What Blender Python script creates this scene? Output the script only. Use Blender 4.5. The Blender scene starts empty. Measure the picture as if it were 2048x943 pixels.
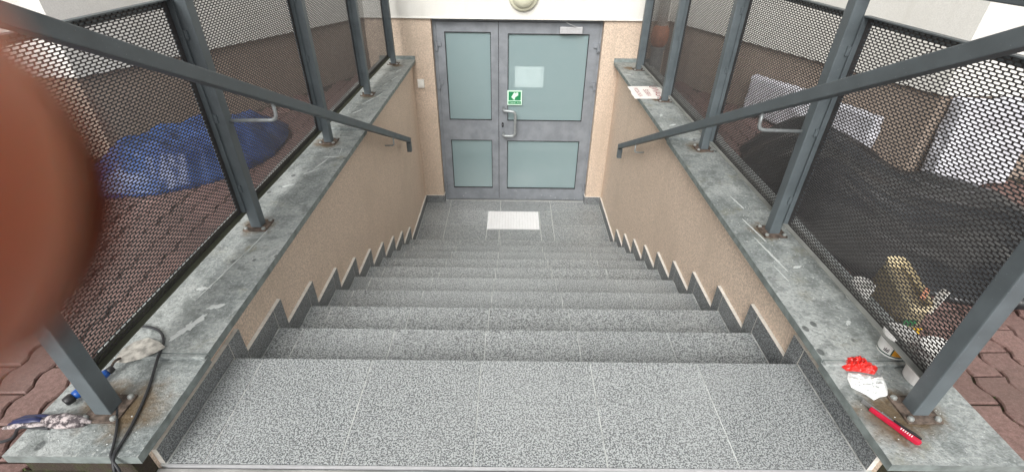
import bpy, bmesh, math, random
from math import radians, sin, cos, pi, sqrt
from mathutils import Vector, Matrix, noise as mnoise
random.seed(7)
scene = bpy.context.scene
COL = scene.collection

# ------------------------------------------------------------------ camera
CAMP = Vector((-0.0059, -1.1941, 1.3478))
PITCH, YAW, ROLL = 0.587, -0.0036, 0.0133
fw = Vector((0, cos(PITCH), -sin(PITCH))); up = Vector((0, sin(PITCH), cos(PITCH))); rt = Vector((1, 0, 0))
rt, up = cos(ROLL) * rt + sin(ROLL) * up, -sin(ROLL) * rt + cos(ROLL) * up
Rz = Matrix.Rotation(YAW, 3, 'Z')
rt, up, fw = Rz @ rt, Rz @ up, Rz @ fw
cam_d = bpy.data.cameras.new('camera')
cam = bpy.data.objects.new('camera', cam_d); COL.objects.link(cam)
rot = Matrix((rt, up, -fw)).transposed()
cam.matrix_world = Matrix.Translation(CAMP) @ rot.to_4x4()
cam_d.sensor_width = 36.0
cam_d.lens = 938.4 / 2048 * 36.0
cam_d.clip_start = 0.001; cam_d.clip_end = 400
cam_d.dof.use_dof = True
cam_d.dof.focus_distance = 2.2
cam_d.dof.aperture_fstop = 11.5
scene.camera = cam

# ------------------------------------------------------------------ sky, sun, exposure
SUN_EL, SUN_AZ = radians(38), radians(193)      # high, behind the photographer, veiled by cloud
world = bpy.data.worlds.new('World'); scene.world = world
world.use_nodes = True
wn = world.node_tree; wn.nodes.clear()
sky = wn.nodes.new('ShaderNodeTexSky'); sky.sky_type = 'NISHITA'; sky.sun_disc = False
sky.sun_elevation = SUN_EL; sky.sun_rotation = SUN_AZ
sky.air_density = 1.0; sky.dust_density = 6.0; sky.ozone_density = 1.0
hs = wn.nodes.new('ShaderNodeHueSaturation'); hs.inputs['Saturation'].default_value = 0.22
bg = wn.nodes.new('ShaderNodeBackground'); bg.inputs['Strength'].default_value = 0.10
wo = wn.nodes.new('ShaderNodeOutputWorld')
wn.links.new(sky.outputs[0], hs.inputs['Color']); wn.links.new(hs.outputs[0], bg.inputs['Color'])
wn.links.new(bg.outputs[0], wo.inputs['Surface'])
sun_d = bpy.data.lights.new('sun', 'SUN'); sun_d.energy = 1.5; sun_d.angle = radians(36); sun_d.color = (1.0, 0.97, 0.93)
sun = bpy.data.objects.new('sun', sun_d); COL.objects.link(sun)
sdir = Vector((sin(SUN_AZ) * cos(SUN_EL), cos(SUN_AZ) * cos(SUN_EL), sin(SUN_EL)))
sun.rotation_euler = sdir.to_track_quat('Z', 'Y').to_euler()
vs = scene.view_settings
vs.view_transform = 'Standard'; vs.look = 'None'; vs.gamma = 1.0; vs.use_curve_mapping = False
vs.exposure = 0.60
scene.render.engine = 'CYCLES'
scene.cycles.max_bounces = 8; scene.cycles.transparent_max_bounces = 16
scene.cycles.use_denoising = True

# ------------------------------------------------------------------ node helpers
def srgb(r, g, b):
    f = lambda c: ((c / 255) / 12.92 if c / 255 <= .04045 else ((c / 255 + .055) / 1.055) ** 2.4)
    return (f(r), f(g), f(b), 1)
class NT:
    def __init__(s, name):
        s.m = bpy.data.materials.new(name); s.m.use_nodes = True
        s.t = s.m.node_tree; s.t.nodes.clear()
        s.out = s.n('ShaderNodeOutputMaterial')
    def n(s, k, **kw):
        x = s.t.nodes.new(k)
        for a, b in kw.items(): setattr(x, a, b)
        return x
    def l(s, a, b): s.t.links.new(a, b)
    def put(s, sock, v):
        if hasattr(v, 'is_linked') or isinstance(v, bpy.types.NodeSocket): s.l(v, sock)
        else: sock.default_value = v
    def pos(s): return s.n('ShaderNodeNewGeometry').outputs['Position']
    def obj(s): return s.n('ShaderNodeTexCoord').outputs['Object']
    def rnd(s): return s.n('ShaderNodeObjectInfo').outputs['Random']
    def noise(s, vec, scale, detail=3, rough=.55, dist=0.0):
        x = s.n('ShaderNodeTexNoise'); s.l(vec, x.inputs['Vector'])
        x.inputs['Scale'].default_value = scale; x.inputs['Detail'].default_value = detail
        x.inputs['Roughness'].default_value = rough; x.inputs['Distortion'].default_value = dist
        return x.outputs[0]
    def voro(s, vec, scale, feat='F1', out='Distance'):
        x = s.n('ShaderNodeTexVoronoi', feature=feat); s.l(vec, x.inputs['Vector']); x.inputs['Scale'].default_value = scale
        return x.outputs[out]
    def ramp(s, f, a, b, lo=0.0, hi=1.0):
        x = s.n('ShaderNodeMapRange', interpolation_type='SMOOTHSTEP')
        s.l(f, x.inputs[0]); x.inputs[1].default_value = a; x.inputs[2].default_value = b
        x.inputs[3].default_value = lo; x.inputs[4].default_value = hi
        return x.outputs[0]
    def math(s, op, a, b=None, c=None):
        x = s.n('ShaderNodeMath', operation=op); s.put(x.inputs[0], a)
        if b is not None: s.put(x.inputs[1], b)
        if c is not None: s.put(x.inputs[2], c)
        return x.outputs[0]
    def mix(s, f, a, b, blend='MIX'):
        x = s.n('ShaderNodeMix', data_type='RGBA', blend_type=blend)
        s.put(x.inputs[0], f); s.put(x.inputs[6], a); s.put(x.inputs[7], b)
        return x.outputs[2]
    def mapping(s, vec, scale=(1, 1, 1), rot=(0, 0, 0), loc=(0, 0, 0)):
        x = s.n('ShaderNodeMapping'); s.l(vec, x.inputs[0])
        x.inputs[1].default_value = loc; x.inputs[2].default_value = rot; x.inputs[3].default_value = scale
        return x.outputs[0]
    def bump(s, h, strength=.3, dist=.01, prev=None):
        x = s.n('ShaderNodeBump'); s.l(h, x.inputs['Height'])
        x.inputs['Strength'].default_value = strength; x.inputs['Distance'].default_value = dist
        if prev is not None: s.l(prev, x.inputs['Normal'])
        return x.outputs[0]
    def pr(s, color, rough=.6, metal=0.0, normal=None, **kw):
        x = s.n('ShaderNodeBsdfPrincipled')
        s.put(x.inputs['Base Color'], color); s.put(x.inputs['Roughness'], rough); s.put(x.inputs['Metallic'], metal)
        if normal is not None: s.l(normal, x.inputs['Normal'])
        for k, v in kw.items(): s.put(x.inputs[k.replace('_', ' ')], v)
        s.l(x.outputs[0], s.out.inputs['Surface'])
        return x

def plain(name, col, rough=.6, metal=0.0, var=.12, nscale=40, bump=.15, bscale=200, bd=.002):
    t = NT(name); p = t.pos()
    f = t.ramp(t.noise(p, nscale, 4), .3, .7)
    dk = tuple(c * (1 - var) for c in col[:3]) + (1,); lt = tuple(min(1, c * (1 + var)) for c in col[:3]) + (1,)
    t.pr(t.mix(f, dk, lt), rough, metal, t.bump(t.noise(p, bscale, 3), bump, bd))
    return t.m

M = {}
def tile_mat(name, dark, light, thr=.5, soft=.045):
    t = NT(name); p = t.pos()
    f = t.noise(p, 212, 2.0, .6, .5)
    f = t.ramp(f, thr - soft, thr + soft)
    f2 = t.ramp(t.noise(p, 420, 2), .62, .7)
    c = t.mix(f, dark, light)
    c = t.mix(t.math('MULTIPLY', f2, .35), c, (.5, .52, .52, 1))
    cloud = t.noise(p, 2.2, 4, .6)
    c = t.mix(t.ramp(cloud, .35, .75, 0, .22), c, (.42, .44, .44, 1))      # dried dust and cement haze
    r = t.rnd(); v = t.math('MULTIPLY_ADD', r, .12, .94)
    hsv = t.n('ShaderNodeHueSaturation'); t.l(c, hsv.inputs['Color']); t.l(v, hsv.inputs['Value'])
    t.pr(hsv.outputs[0], t.ramp(cloud, .3, .7, .38, .6), 0, t.bump(t.noise(p, 300, 2), .12, .001))
    return t.m
M['tile'] = tile_mat('speckled_granite_tile', (.088, .097, .102, 1), (.45, .48, .485, 1))
M['skirt'] = tile_mat('speckled_skirting_tile', (.06, .066, .074, 1), (.31, .33, .335, 1), .515)
M['grout'] = plain('pale_grout', (.58, .60, .58), .85, 0, .2, 60)
M['grout_worn'] = plain('worn_grout', (.50, .52, .51), .85, 0, .35, 14)
M['tile_edge'] = plain('unglazed_tile_edge', (.74, .72, .67), .8, 0, .10, 80)
M['concrete'] = plain('grey_concrete', (.30, .30, .29), .85, 0, .25, 9, .4, 120, .004)

def plaster(name, col, dirt, grain=170, b=.55, dark=None, smooth=False):
    t = NT(name); p = t.pos()
    g = t.noise(p, grain, 3, .6)
    big = t.noise(p, 1.6, 5, .6)
    c = t.mix(t.ramp(g, .34, .66), tuple(k * (.74 if not smooth else .92) for k in col) + (1,), tuple(min(1, k * (1.16 if not smooth else 1.03)) for k in col) + (1,))
    c = t.mix(t.ramp(big, .42, .72, 0, .5), c, dirt)
    sp = t.ramp(t.voro(p, 85), .12, .0)
    c = t.mix(t.math('MULTIPLY', sp, .5), c, dark or tuple(k * .45 for k in col) + (1,))
    streak = t.noise(t.mapping(p, (7, 7, .5)), 1.0, 4, .6)
    c = t.mix(t.ramp(streak, .52, .74, 0, .6), c, dirt)
    h = t.math('ADD', t.math('MULTIPLY', g, .7), t.math('MULTIPLY', t.noise(p, grain * .35, 2), .5))
    t.pr(c, .9, 0, t.bump(h, b, .006))
    return t.m
M['tan'] = plaster('tan_roughcast_plaster', (.62, .505, .405), (.49, .40, .315, 1), 120, .8)
M['tan_fine'] = plaster('tan_stairwell_plaster', (.74, .60, .485), (.60, .485, .385, 1), 130, .6)
M['plinth'] = plaster('grey_brown_plinth_plaster', (.34, .275, .225), (.235, .185, .15, 1), 120, .8)
M['white'] = plaster('white_plaster', (.72, .72, .685), (.62, .615, .57, 1), 150, .25, (.60, .60, .57, 1), True)

def coping_mat():
    t = NT('weathered_zinc_sheet'); p = t.pos()
    n1 = t.noise(p, 3.0, 6, .62); n2 = t.noise(p, 17, 5, .6); n3 = t.noise(p, 60, 3, .6)
    c = t.mix(t.ramp(n1, .35, .68), (.21, .238, .238, 1), (.41, .438, .432, 1))
    gq = t.noise(p, 80, 4, .7)
    c = t.mix(t.ramp(gq, .50, .64, 0, .4), c, (.56, .60, .595, 1))
    c = t.mix(t.ramp(gq, .46, .36, 0, .42), c, (.10, .12, .12, 1))
    c = t.mix(t.ramp(n2, .48, .66, 0, .6), c, (.135, .155, .15, 1))
    c = t.mix(t.ramp(t.noise(t.mapping(p, (1, .45, 1)), 8, 6, .7), .60, .68, 0, .42), c, (.56, .59, .585, 1))
    c = t.mix(t.ramp(t.noise(p, 5.5, 5, .7), .56, .74, 0, .55), c, (.26, .25, .165, 1))      # lichen film
    c = t.mix(t.ramp(n3, .60, .72, 0, .55), c, (.58, .61, .60, 1))
    drops = t.ramp(t.voro(t.mapping(p, (1, .75, 1)), 15), .20, .14)
    dsel = t.ramp(n1, .52, .58)
    c = t.mix(t.math('MULTIPLY', t.math('MULTIPLY', drops, dsel), .8), c, (.085, .095, .095, 1))   # damp droplets
    # rust that has bled out of the post plates
    sx = t.n('ShaderNodeSeparateXYZ'); t.l(p, sx.inputs[0])
    ax = t.math('ABSOLUTE', sx.outputs[0])
    acc = None
    for py, off, r in ((-.33, 1.115, .10), (-.31, 1.20, .085), (.65, 1.18, .07), (1.63, 1.19, .09), (2.58, 1.17, .05), (3.54, 1.14, .06)):
        dx = t.math('SUBTRACT', ax, off); dy = t.math('SUBTRACT', sx.outputs[1], py)
        d2 = t.math('SQRT', t.math('ADD', t.math('MULTIPLY', dx, dx), t.math('MULTIPLY', dy, dy)))
        d2 = t.math('ADD', d2, t.math('MULTIPLY', t.math('SUBTRACT', n2, .5), .16))
        m = t.ramp(d2, r + .02, r * .35)
        acc = m if acc is None else t.math('MAXIMUM', acc, m)
    c = t.mix(t.math('MULTIPLY', acc, .85), c, (.125, .075, .025, 1))
    rough = t.ramp(n1, .3, .7, .42, .68)
    h = t.math('ADD', n2, t.math('MULTIPLY', n3, .5))
    t.pr(c, rough, .15, t.bump(t.math('ADD', h, gq), .7, .008))
    return t.m
M['coping'] = coping_mat()
M['zinc_edge'] = plain('dull_zinc_edge', (.22, .255, .25), .6, .2, .25, 25)

def paint_mat(name, col, rough=.42, chips=.0):
    t = NT(name); p = t.pos()
    n = t.noise(p, 9, 5, .6)
    c = t.mix(t.ramp(n, .3, .7), tuple(k * .85 for k in col) + (1,), tuple(k * 1.12 for k in col) + (1,))
    d = t.ramp(t.voro(p, 75), .09, .05)
    c = t.mix(t.math('MULTIPLY', d, .5), c, (.33, .36, .38, 1))        # drops and dust specks
    if chips:
        c = t.mix(t.ramp(t.noise(p, 26, 5, .7), .66, .74, 0, chips), c, (.14, .09, .05, 1))
    t.pr(c, t.ramp(n, .3, .7, rough, rough + .2), 0, t.bump(t.noise(p, 160, 3), .08, .002))
    return t.m
M['steel'] = paint_mat('blue_grey_painted_steel', (.105, .128, .140), .38, .35)
M['mesh'] = paint_mat('dark_grey_perforated_sheet', (.050, .048, .049), .55, .12)
M['frame_low'] = paint_mat('dirty_mossy_steel', (.24, .25, .235), .65, .45)
M['frame_moss'] = paint_mat('mossy_dark_steel', (.075, .08, .055), .8, .5)
M['alu'] = paint_mat('slate_grey_door_aluminium', (.218, .238, .262), .42)
M['gasket'] = plain('black_rubber', (.012, .013, .014), .6)
M['rust'] = plain('rusty_plate', (.12, .092, .075), .8, .2, .55, 45, .5, 160, .004)
M['bolt'] = plain('zinc_bolt', (.36, .38, .37), .45, .6)
M['rod'] = plain('galvanised_rod', (.36, .39, .40), .42, .5)
M['steelbright'] = plain('brushed_steel', (.42, .43, .44), .3, .8, .08)
M['silver'] = plain('silver_grey_casing', (.55, .56, .58), .35, .3, .05)
M['galv'] = plain('bright_galvanised_grating', (.92, .93, .94), .38, .0, .03)
M['darkpit'] = plain('dark_pit', (.16, .16, .16), .9)
M['whiteplastic'] = plain('white_plastic', (.78, .78, .74), .45, 0, .05)
M['cream'] = plain('cream_opal_dome', (.66, .66, .52), .35, 0, .03)
M['greenprint'] = plain('green_print', (.012, .22, .085), .45, 0, .05)
M['paleprint'] = plain('pale_luminescent_print', (.62, .84, .70), .45, 0, .03)
M['paper'] = plain('white_paper', (.93, .94, .93), .9, 0, .02)
M['black'] = plain('black_plastic', (.018, .018, .02), .45)

def glass_mat():
    t = NT('frosted_door_glass'); p = t.pos()
    dif = t.n('ShaderNodeBsdfDiffuse')
    n = t.noise(p, 6, 3)
    t.l(t.mix(n, (.56, .77, .80, 1), (.61, .81, .84, 1)), dif.inputs['Color'])
    tr = t.n('ShaderNodeBsdfTransparent'); tr.inputs[0].default_value = (.96, 1, 1, 1)
    gl = t.n('ShaderNodeBsdfGlossy'); gl.inputs['Roughness'].default_value = .035
    fr = t.n('ShaderNodeFresnel'); fr.inputs['IOR'].default_value = 1.65
    m1 = t.n('ShaderNodeMixShader'); m1.inputs[0].default_value = .60
    t.l(dif.outputs[0], m1.inputs[1]); t.l(tr.outputs[0], m1.inputs[2])
    m2 = t.n('ShaderNodeMixShader'); t.l(fr.outputs[0], m2.inputs[0])
    t.l(m1.outputs[0], m2.inputs[1]); t.l(gl.outputs[0], m2.inputs[2])
    t.l(m2.outputs[0], t.out.inputs['Surface'])
    return t.m
M['glass'] = glass_mat()

def paver_mat():
    t = NT('reddish_concrete_paver'); p = t.pos(); r = t.rnd()
    a = t.noise(p, 2.0, 5, .6); b = t.noise(p, 90, 3, .65); g = t.noise(p, 330, 2)
    c = t.mix(t.ramp(b, .3, .7), (.145, .086, .074, 1), (.235, .142, .127, 1))
    c = t.mix(t.ramp(g, .62, .70, 0, .6), c, (.42, .33, .30, 1))
    c = t.mix(t.ramp(a, .5, .75, 0, .45), c, (.12, .075, .06, 1))
    v = t.math('MULTIPLY_ADD', r, .34, .82)
    hsv = t.n('ShaderNodeHueSaturation'); t.l(c, hsv.inputs['Color']); t.l(v, hsv.inputs['Value'])
    t.pr(hsv.outputs[0], t.ramp(a, .3, .7, .75, .5), 0, t.bump(t.math('ADD', b, g), .4, .003))
    return t.m
M['paver'] = paver_mat()
def joint_mat():
    t = NT('dirt_and_moss_joint'); p = t.pos()
    n = t.noise(p, 14, 5, .65)
    c = t.mix(t.ramp(n, .45, .62), (.045, .034, .026, 1), (.046, .046, .022, 1))
    t.pr(c, .95, 0, t.bump(t.noise(p, 160, 3), .6, .006)); return t.m
M['joint'] = joint_mat()
def far_paving():
    t = NT('far_reddish_paving'); p = t.pos()
    bk = t.n('ShaderNodeTexBrick'); t.l(t.mapping(p, (1, 1, 1), (0, 0, pi / 2)), bk.inputs['Vector'])
    bk.inputs['Color1'].default_value = (.20, .11, .095, 1); bk.inputs['Color2'].default_value = (.15, .08, .07, 1)
    bk.inputs['Mortar'].default_value = (.04, .035, .025, 1); bk.inputs['Scale'].default_value = 1
    bk.inputs['Mortar Size'].default_value = .006; bk.inputs['Brick Width'].default_value = .225; bk.inputs['Row Height'].default_value = .1125
    c = t.mix(t.ramp(t.noise(p, 70, 3), .3, .7, 0, .4), bk.outputs[0], (.26, .16, .14, 1))
    t.pr(c, .8, 0, t.bump(bk.outputs[1], -.5, .006)); return t.m
M['farpave'] = far_paving()

# ------------------------------------------------------------------ mesh helpers
class MB:
    def __init__(s): s.v = []; s.f = []; s.mi = []
    def quad(s, pts, m=0):
        b = len(s.v); s.v += [tuple(p) for p in pts]; s.f.append(tuple(range(b, b + len(pts)))); s.mi.append(m)
    def box(s, x0, x1, y0, y1, z0, z1, m=0):
        b = len(s.v)
        s.v += [(x, y, z) for z in (z0, z1) for y in (y0, y1) for x in (x0, x1)]
        for f in ((0, 2, 3, 1), (4, 5, 7, 6), (0, 1, 5, 4), (2, 6, 7, 3), (0, 4, 6, 2), (1, 3, 7, 5)):
            s.f.append(tuple(b + i for i in f)); s.mi.append(m)
        return s
    def bar(s, p0, p1, w, h, upv=(0, 0, 1), m=0):
        p0, p1 = Vector(p0), Vector(p1); d = (p1 - p0).normalized(); sd = d.cross(Vector(upv)).normalized(); u = sd.cross(d)
        b = len(s.v)
        for p in (p0, p1):
            for a, c in ((-1, -1), (1, -1), (1, 1), (-1, 1)): s.v.append(tuple(p + sd * a * w / 2 + u * c * h / 2))
        for f in ((3, 2, 1, 0), (4, 5, 6, 7), (0, 1, 5, 4), (1, 2, 6, 5), (2, 3, 7, 6), (3, 0, 4, 7)):
            s.f.append(tuple(b + i for i in f)); s.mi.append(m)
        return s
    def tube(s, pts, r, n=10, m=0):
        pts = [Vector(p) for p in pts]; b = len(s.v); L = len(pts)
        rr = r if isinstance(r, (list, tuple)) else [r] * L
        ref = Vector((0.13, 0.31, 0.94)).normalized(); prev = None
        for i, p in enumerate(pts):
            d = (pts[min(i + 1, L - 1)] - pts[max(i - 1, 0)]).normalized()
            if prev is None:
                sd = d.cross(ref)
                if sd.length < .05: sd = d.cross(Vector((1, 0, 0)))
                sd.normalize()
            else:
                sd = (prev - d * prev.dot(d)).normalized()
            prev = sd; u = d.cross(sd)
            for k in range(n):
                a = 2 * pi * k / n; s.v.append(tuple(p + (sd * cos(a) + u * sin(a)) * rr[i]))
        for i in range(L - 1):
            for k in range(n):
                k2 = (k + 1) % n
                s.f.append((b + i * n + k, b + i * n + k2, b + (i + 1) * n + k2, b + (i + 1) * n + k)); s.mi.append(m)
        s.f.append(tuple(b + k for k in reversed(range(n)))); s.mi.append(m)
        s.f.append(tuple(b + (L - 1) * n + k for k in range(n))); s.mi.append(m)
        return s
    def lathe(s, prof, n=24, c=(0, 0, 0), axis='z', m=0):
        b = len(s.v); P = len(prof)
        for r, h in prof:
            for k in range(n):
                a = 2 * pi * k / n
                if axis == 'z': s.v.append((c[0] + r * cos(a), c[1] + r * sin(a), c[2] + h))
                else: s.v.append((c[0] + r * cos(a), c[1] - h, c[2] + r * sin(a)))
        for i in range(P - 1):
            for k in range(n):
                k2 = (k + 1) % n
                s.f.append((b + i * n + k, b + i * n + k2, b + (i + 1) * n + k2, b + (i + 1) * n + k)); s.mi.append(m)
        s.f.append(tuple(b + k for k in reversed(range(n)))); s.mi.append(m)
        s.f.append(tuple(b + (P - 1) * n + k for k in range(n))); s.mi.append(m)
        return s
    def prism(s, poly, z0, z1, m=0):
        b = len(s.v); n = len(poly)
        s.v += [(x, y, z0) for x, y in poly] + [(x, y, z1) for x, y in poly]
        s.f.append(tuple(b + i for i in reversed(range(n)))); s.mi.append(m)
        s.f.append(tuple(b + n + i for i in range(n))); s.mi.append(m)
        for i in range(n):
            j = (i + 1) % n; s.f.append((b + i, b + j, b + n + j, b + n + i)); s.mi.append(m)
        return s
    def mesh(s, name, mats, bevel=0, smooth=False):
        me = bpy.data.meshes.new(name); me.from_pydata(s.v, [], s.f); me.update()
        for mm in (mats if isinstance(mats, (list, tuple)) else [mats]): me.materials.append(M[mm])
        me.polygons.foreach_set('material_index', s.mi)
        bm = bmesh.new(); bm.from_mesh(me)
        bmesh.ops.recalc_face_normals(bm, faces=bm.faces)
        if bevel:
            es = [e for e in bm.edges if len(e.link_faces) == 2 and e.calc_face_angle(0) > .6]
            bmesh.ops.bevel(bm, geom=es, offset=bevel, segments=2, affect='EDGES', profile=.6, clamp_overlap=True)
        bm.to_mesh(me); bm.free()
        if smooth: me.polygons.foreach_set('use_smooth', [True] * len(me.polygons))
        return me
    def build(s, name, mats, parent=None, bevel=0, smooth=False, kind=None):
        o = bpy.data.objects.new(name, s.mesh(name, mats, bevel, smooth)); COL.objects.link(o)
        o.parent = parent
        if kind: o['kind'] = kind
        return o
def tag(o, label, cat, group=None):
    o['label'] = label; o['category'] = cat
    if group: o['group'] = group
    return o
def empty(name, loc=(0, 0, 0), rz=0.0):
    o = bpy.data.objects.new(name, None); COL.objects.link(o); o.location = loc; o.rotation_euler = (0, 0, rz)
    o.empty_display_size = .1
    return o
def inst(me, name, loc, parent=None, rz=0.0):
    o = bpy.data.objects.new(name, me); COL.objects.link(o); o.location = loc; o.rotation_euler = (0, 0, rz); o.parent = parent
    return o
def text_mesh(body, size, mat, name):
    cu = bpy.data.curves.new(name, 'FONT'); cu.body = body; cu.size = size; cu.align_x = 'CENTER'; cu.align_y = 'CENTER'
    to = bpy.data.objects.new(name, cu); COL.objects.link(to)
    dg = bpy.context.evaluated_depsgraph_get(); dg.update()
    me = bpy.data.meshes.new_from_object(to.evaluated_get(dg)); bpy.data.objects.remove(to)
    me.materials.clear(); me.materials.append(M[mat])
    return me
def project(p):
    v = Vector(p) - CAMP; d = v.dot(fw)
    if d <= .01: return None
    return 1024 + 938.4 * v.dot(rt) / d, 471.5 - 938.4 * v.dot(up) / d, d

# ------------------------------------------------------------------ dimensions (metres)
XL, XR = -1.023, 1.065              # faces of the skirting
TR, RI = 0.3050, 0.1475             # going, rise
ZL = -1.488                         # lower landing
YW = 3.795                          # basement wall face
YD = 3.87                           # door face
ZG = 0.075                          # paving beside the stairwell
ZLINT = 0.577                       # lower edge of the white render
WALL_TOP = 8.5
CORN_L = [(-1.47, YW), (-2.54, 1.58)]
CORN_R = [(1.53, YW), (2.41, 1.445)]

# ------------------------------------------------------------------ ground and pavers
def ground_z(x, y):
    if y > -.50: return ZG
    t = max(0.0, min(1.0, (abs(x - .02) - 1.14) / .06)); t = t * t * (3 - 2 * t)
    return ZG * t
ground = MB()
ground.quad([(-45, -.47, ZG - .012), (-1.36, -.47, ZG - .012), (-1.36, 12, ZG - .012), (-45, 12, ZG - .012)])
ground.quad([(1.39, -.47, ZG - .012), (45, -.47, ZG - .012), (45, 12, ZG - .012), (1.39, 12, ZG - .012)])
for xa, za, xb, zb in ((-45, ZG, -1.19, ZG), (-1.19, ZG, -1.13, 0), (-1.13, 0, 1.17, 0), (1.17, 0, 1.23, ZG), (1.23, ZG, 45, ZG)):
    ground.quad([(xa, -45, za - .012), (xb, -45, zb - .012), (xb, -.47, zb - .012), (xa, -.47, za - .012)])
g_ob = ground.build('ground', 'joint', kind='structure')
# paving out beyond the separately laid stones
far = MB()
zf = ZG - .004
far.quad([(-45, -45, zf), (-3.45, -45, zf), (-3.45, 12, zf), (-45, 12, zf)])
far.quad([(3.45, -45, zf), (45, -45, zf), (45, 12, zf), (3.45, 12, zf)])
far.quad([(-3.45, -45, zf), (-1.19, -45, zf), (-1.19, -1.35, zf), (-3.45, -1.35, zf)])
far.quad([(1.23, -45, zf), (3.45, -45, zf), (3.45, -1.35, zf), (1.23, -1.35, zf)])
far.quad([(-1.13, -45, -.004), (1.17, -45, -.004), (1.17, -1.35, -.004), (-1.13, -1.35, -.004)])
far.quad([(-1.19, -45, zf), (-1.13, -45, -.004), (-1.13, -1.35, -.004), (-1.19, -1.35, zf)])
far.quad([(1.17, -45, -.004), (1.23, -45, zf), (1.23, -1.35, zf), (1.17, -1.35, -.004)])
far.build('far_paving', 'farpave', g_ob)

PW, PLN, PA = .1125, .225, .011
def paver_outline():
    g = .0035; pts = []
    hx, hy = PW / 2 - g, PLN / 2 - g
    def warp(x, y): return (x + PA * sin(2 * pi * y / PW + .6), y + .006 * sin(2 * pi * x / PW))
    for i in range(8): pts.append(warp(hx, -hy + 2 * hy * i / 8))
    for i in range(2): pts.append(warp(hx - 2 * hx * i / 2, hy))
    for i in range(8): pts.append(warp(-hx, hy - 2 * hy * i / 8))
    for i in range(2): pts.append(warp(-hx + 2 * hx * i / 2, -hy))
    return pts
def paver_geo(mb, cx=0, cy=0, z=0, tilt=(0, 0)):
    o = paver_outline(); n = len(o); b = len(mb.v)
    for ring in (0, 1, 2):
        for x, y in o:
            k = (1 - .0045 / (PW / 2), 1 - .0045 / (PLN / 2)) if ring == 2 else (1, 1)
            zz = (-.03, -.0045, 0)[ring]
            mb.v.append((cx + x * k[0], cy + y * k[1], z + zz + tilt[0] * x + tilt[1] * y))
    for r in (0, 1):
        for i in range(n):
            j = (i + 1) % n; mb.f.append((b + r * n + i, b + r * n + j, b + (r + 1) * n + j, b + (r + 1) * n + i)); mb.mi.append(0)
    mb.f.append(tuple(b + 2 * n + i for i in range(n))); mb.mi.append(0)
pm = MB(); paver_geo(pm); paver_me = pm.mesh('paver', 'paver')
def wing_clear(x, y):
    if abs(x - .02) < 1.39 and y > -.49: return False
    if abs(x - .02) < 1.20 and y > -.90: return False
    for s, (a, b) in ((-1, CORN_L), (1, CORN_R)):
        if x * s > 0:
            if y > b[1] - .04 and abs(x) > abs(b[0]) - .05: return False
            if y > b[1] and abs(x) > abs(a[0]) + (a[1] - y) / (a[1] - b[1]) * (abs(b[0]) - abs(a[0])) - .05: return False
            if y > a[1] - .08: return False
    return True
cand = []
ix0, ix1 = -31, 31
for ix in range(ix0, ix1):
    cx = (ix + .5) * PW + .006
    for iy in range(-6, 18):
        cy = iy * PLN + (PLN / 2 if ix % 2 else 0)
        if abs(cx) > 3.45 or cy < -1.35 or not wing_clear(cx, cy): continue
        pj = project((cx, cy, ZG)); vis = pj and -40 < pj[0] < 2090 and -40 < pj[1] < 983
        cand.append((0 if vis else 1, pj[2] if pj else 9, cx, cy))
cand.sort()
rest = MB()
for i, (v, d, cx, cy) in enumerate(cand):
    tl = (random.uniform(-.02, .02), random.uniform(-.012, .012)); z = ground_z(cx, cy) + random.uniform(-.003, .003)
    if i < 295:
        o = inst(paver_me, 'paver', (cx, cy, z), g_ob); o.rotation_euler = (tl[1], -tl[0], random.uniform(-.01, .01))
    else: paver_geo(rest, cx, cy, z, tl)
rest.build('paver_field', 'paver', g_ob, kind='stuff')
# moss tufts in the joints by the right-hand coping
ms = NT('moss'); ms.pr(ms.mix(ms.noise(ms.pos(), 120, 3), (.02, .03, .008, 1), (.09, .12, .03, 1)), .95); M['moss'] = ms.m
moss = MB()
for i in range(900):
    sgn = random.choice((-1, 1, 1)); 
    if random.random() < .5: x = (1.405 if sgn > 0 else -1.372) + sgn * abs(random.gauss(0, .012))
    else: x = (random.choice((12, 13, 14, 15)) * PW + .006) * sgn + random.gauss(0, .007)
    y = random.uniform(-.5, 1.6)
    if not wing_clear(x + sgn * .02, y): continue
    z = ZG - .008; r = random.uniform(.002, .006)
    moss.quad([(x - r, y, z), (x + r, y, z), (x + r * .3, y + r * random.uniform(-1, 1), z + r * random.uniform(.8, 2.2))])
    moss.quad([(x, y - r, z), (x, y + r, z), (x + r * random.uniform(-1, 1), y, z + r * random.uniform(.8, 2))])
mo = moss.build('joint_moss', 'moss', kind='stuff'); tag(mo, 'green moss growing in the joints between the red pavers', 'moss')

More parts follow.
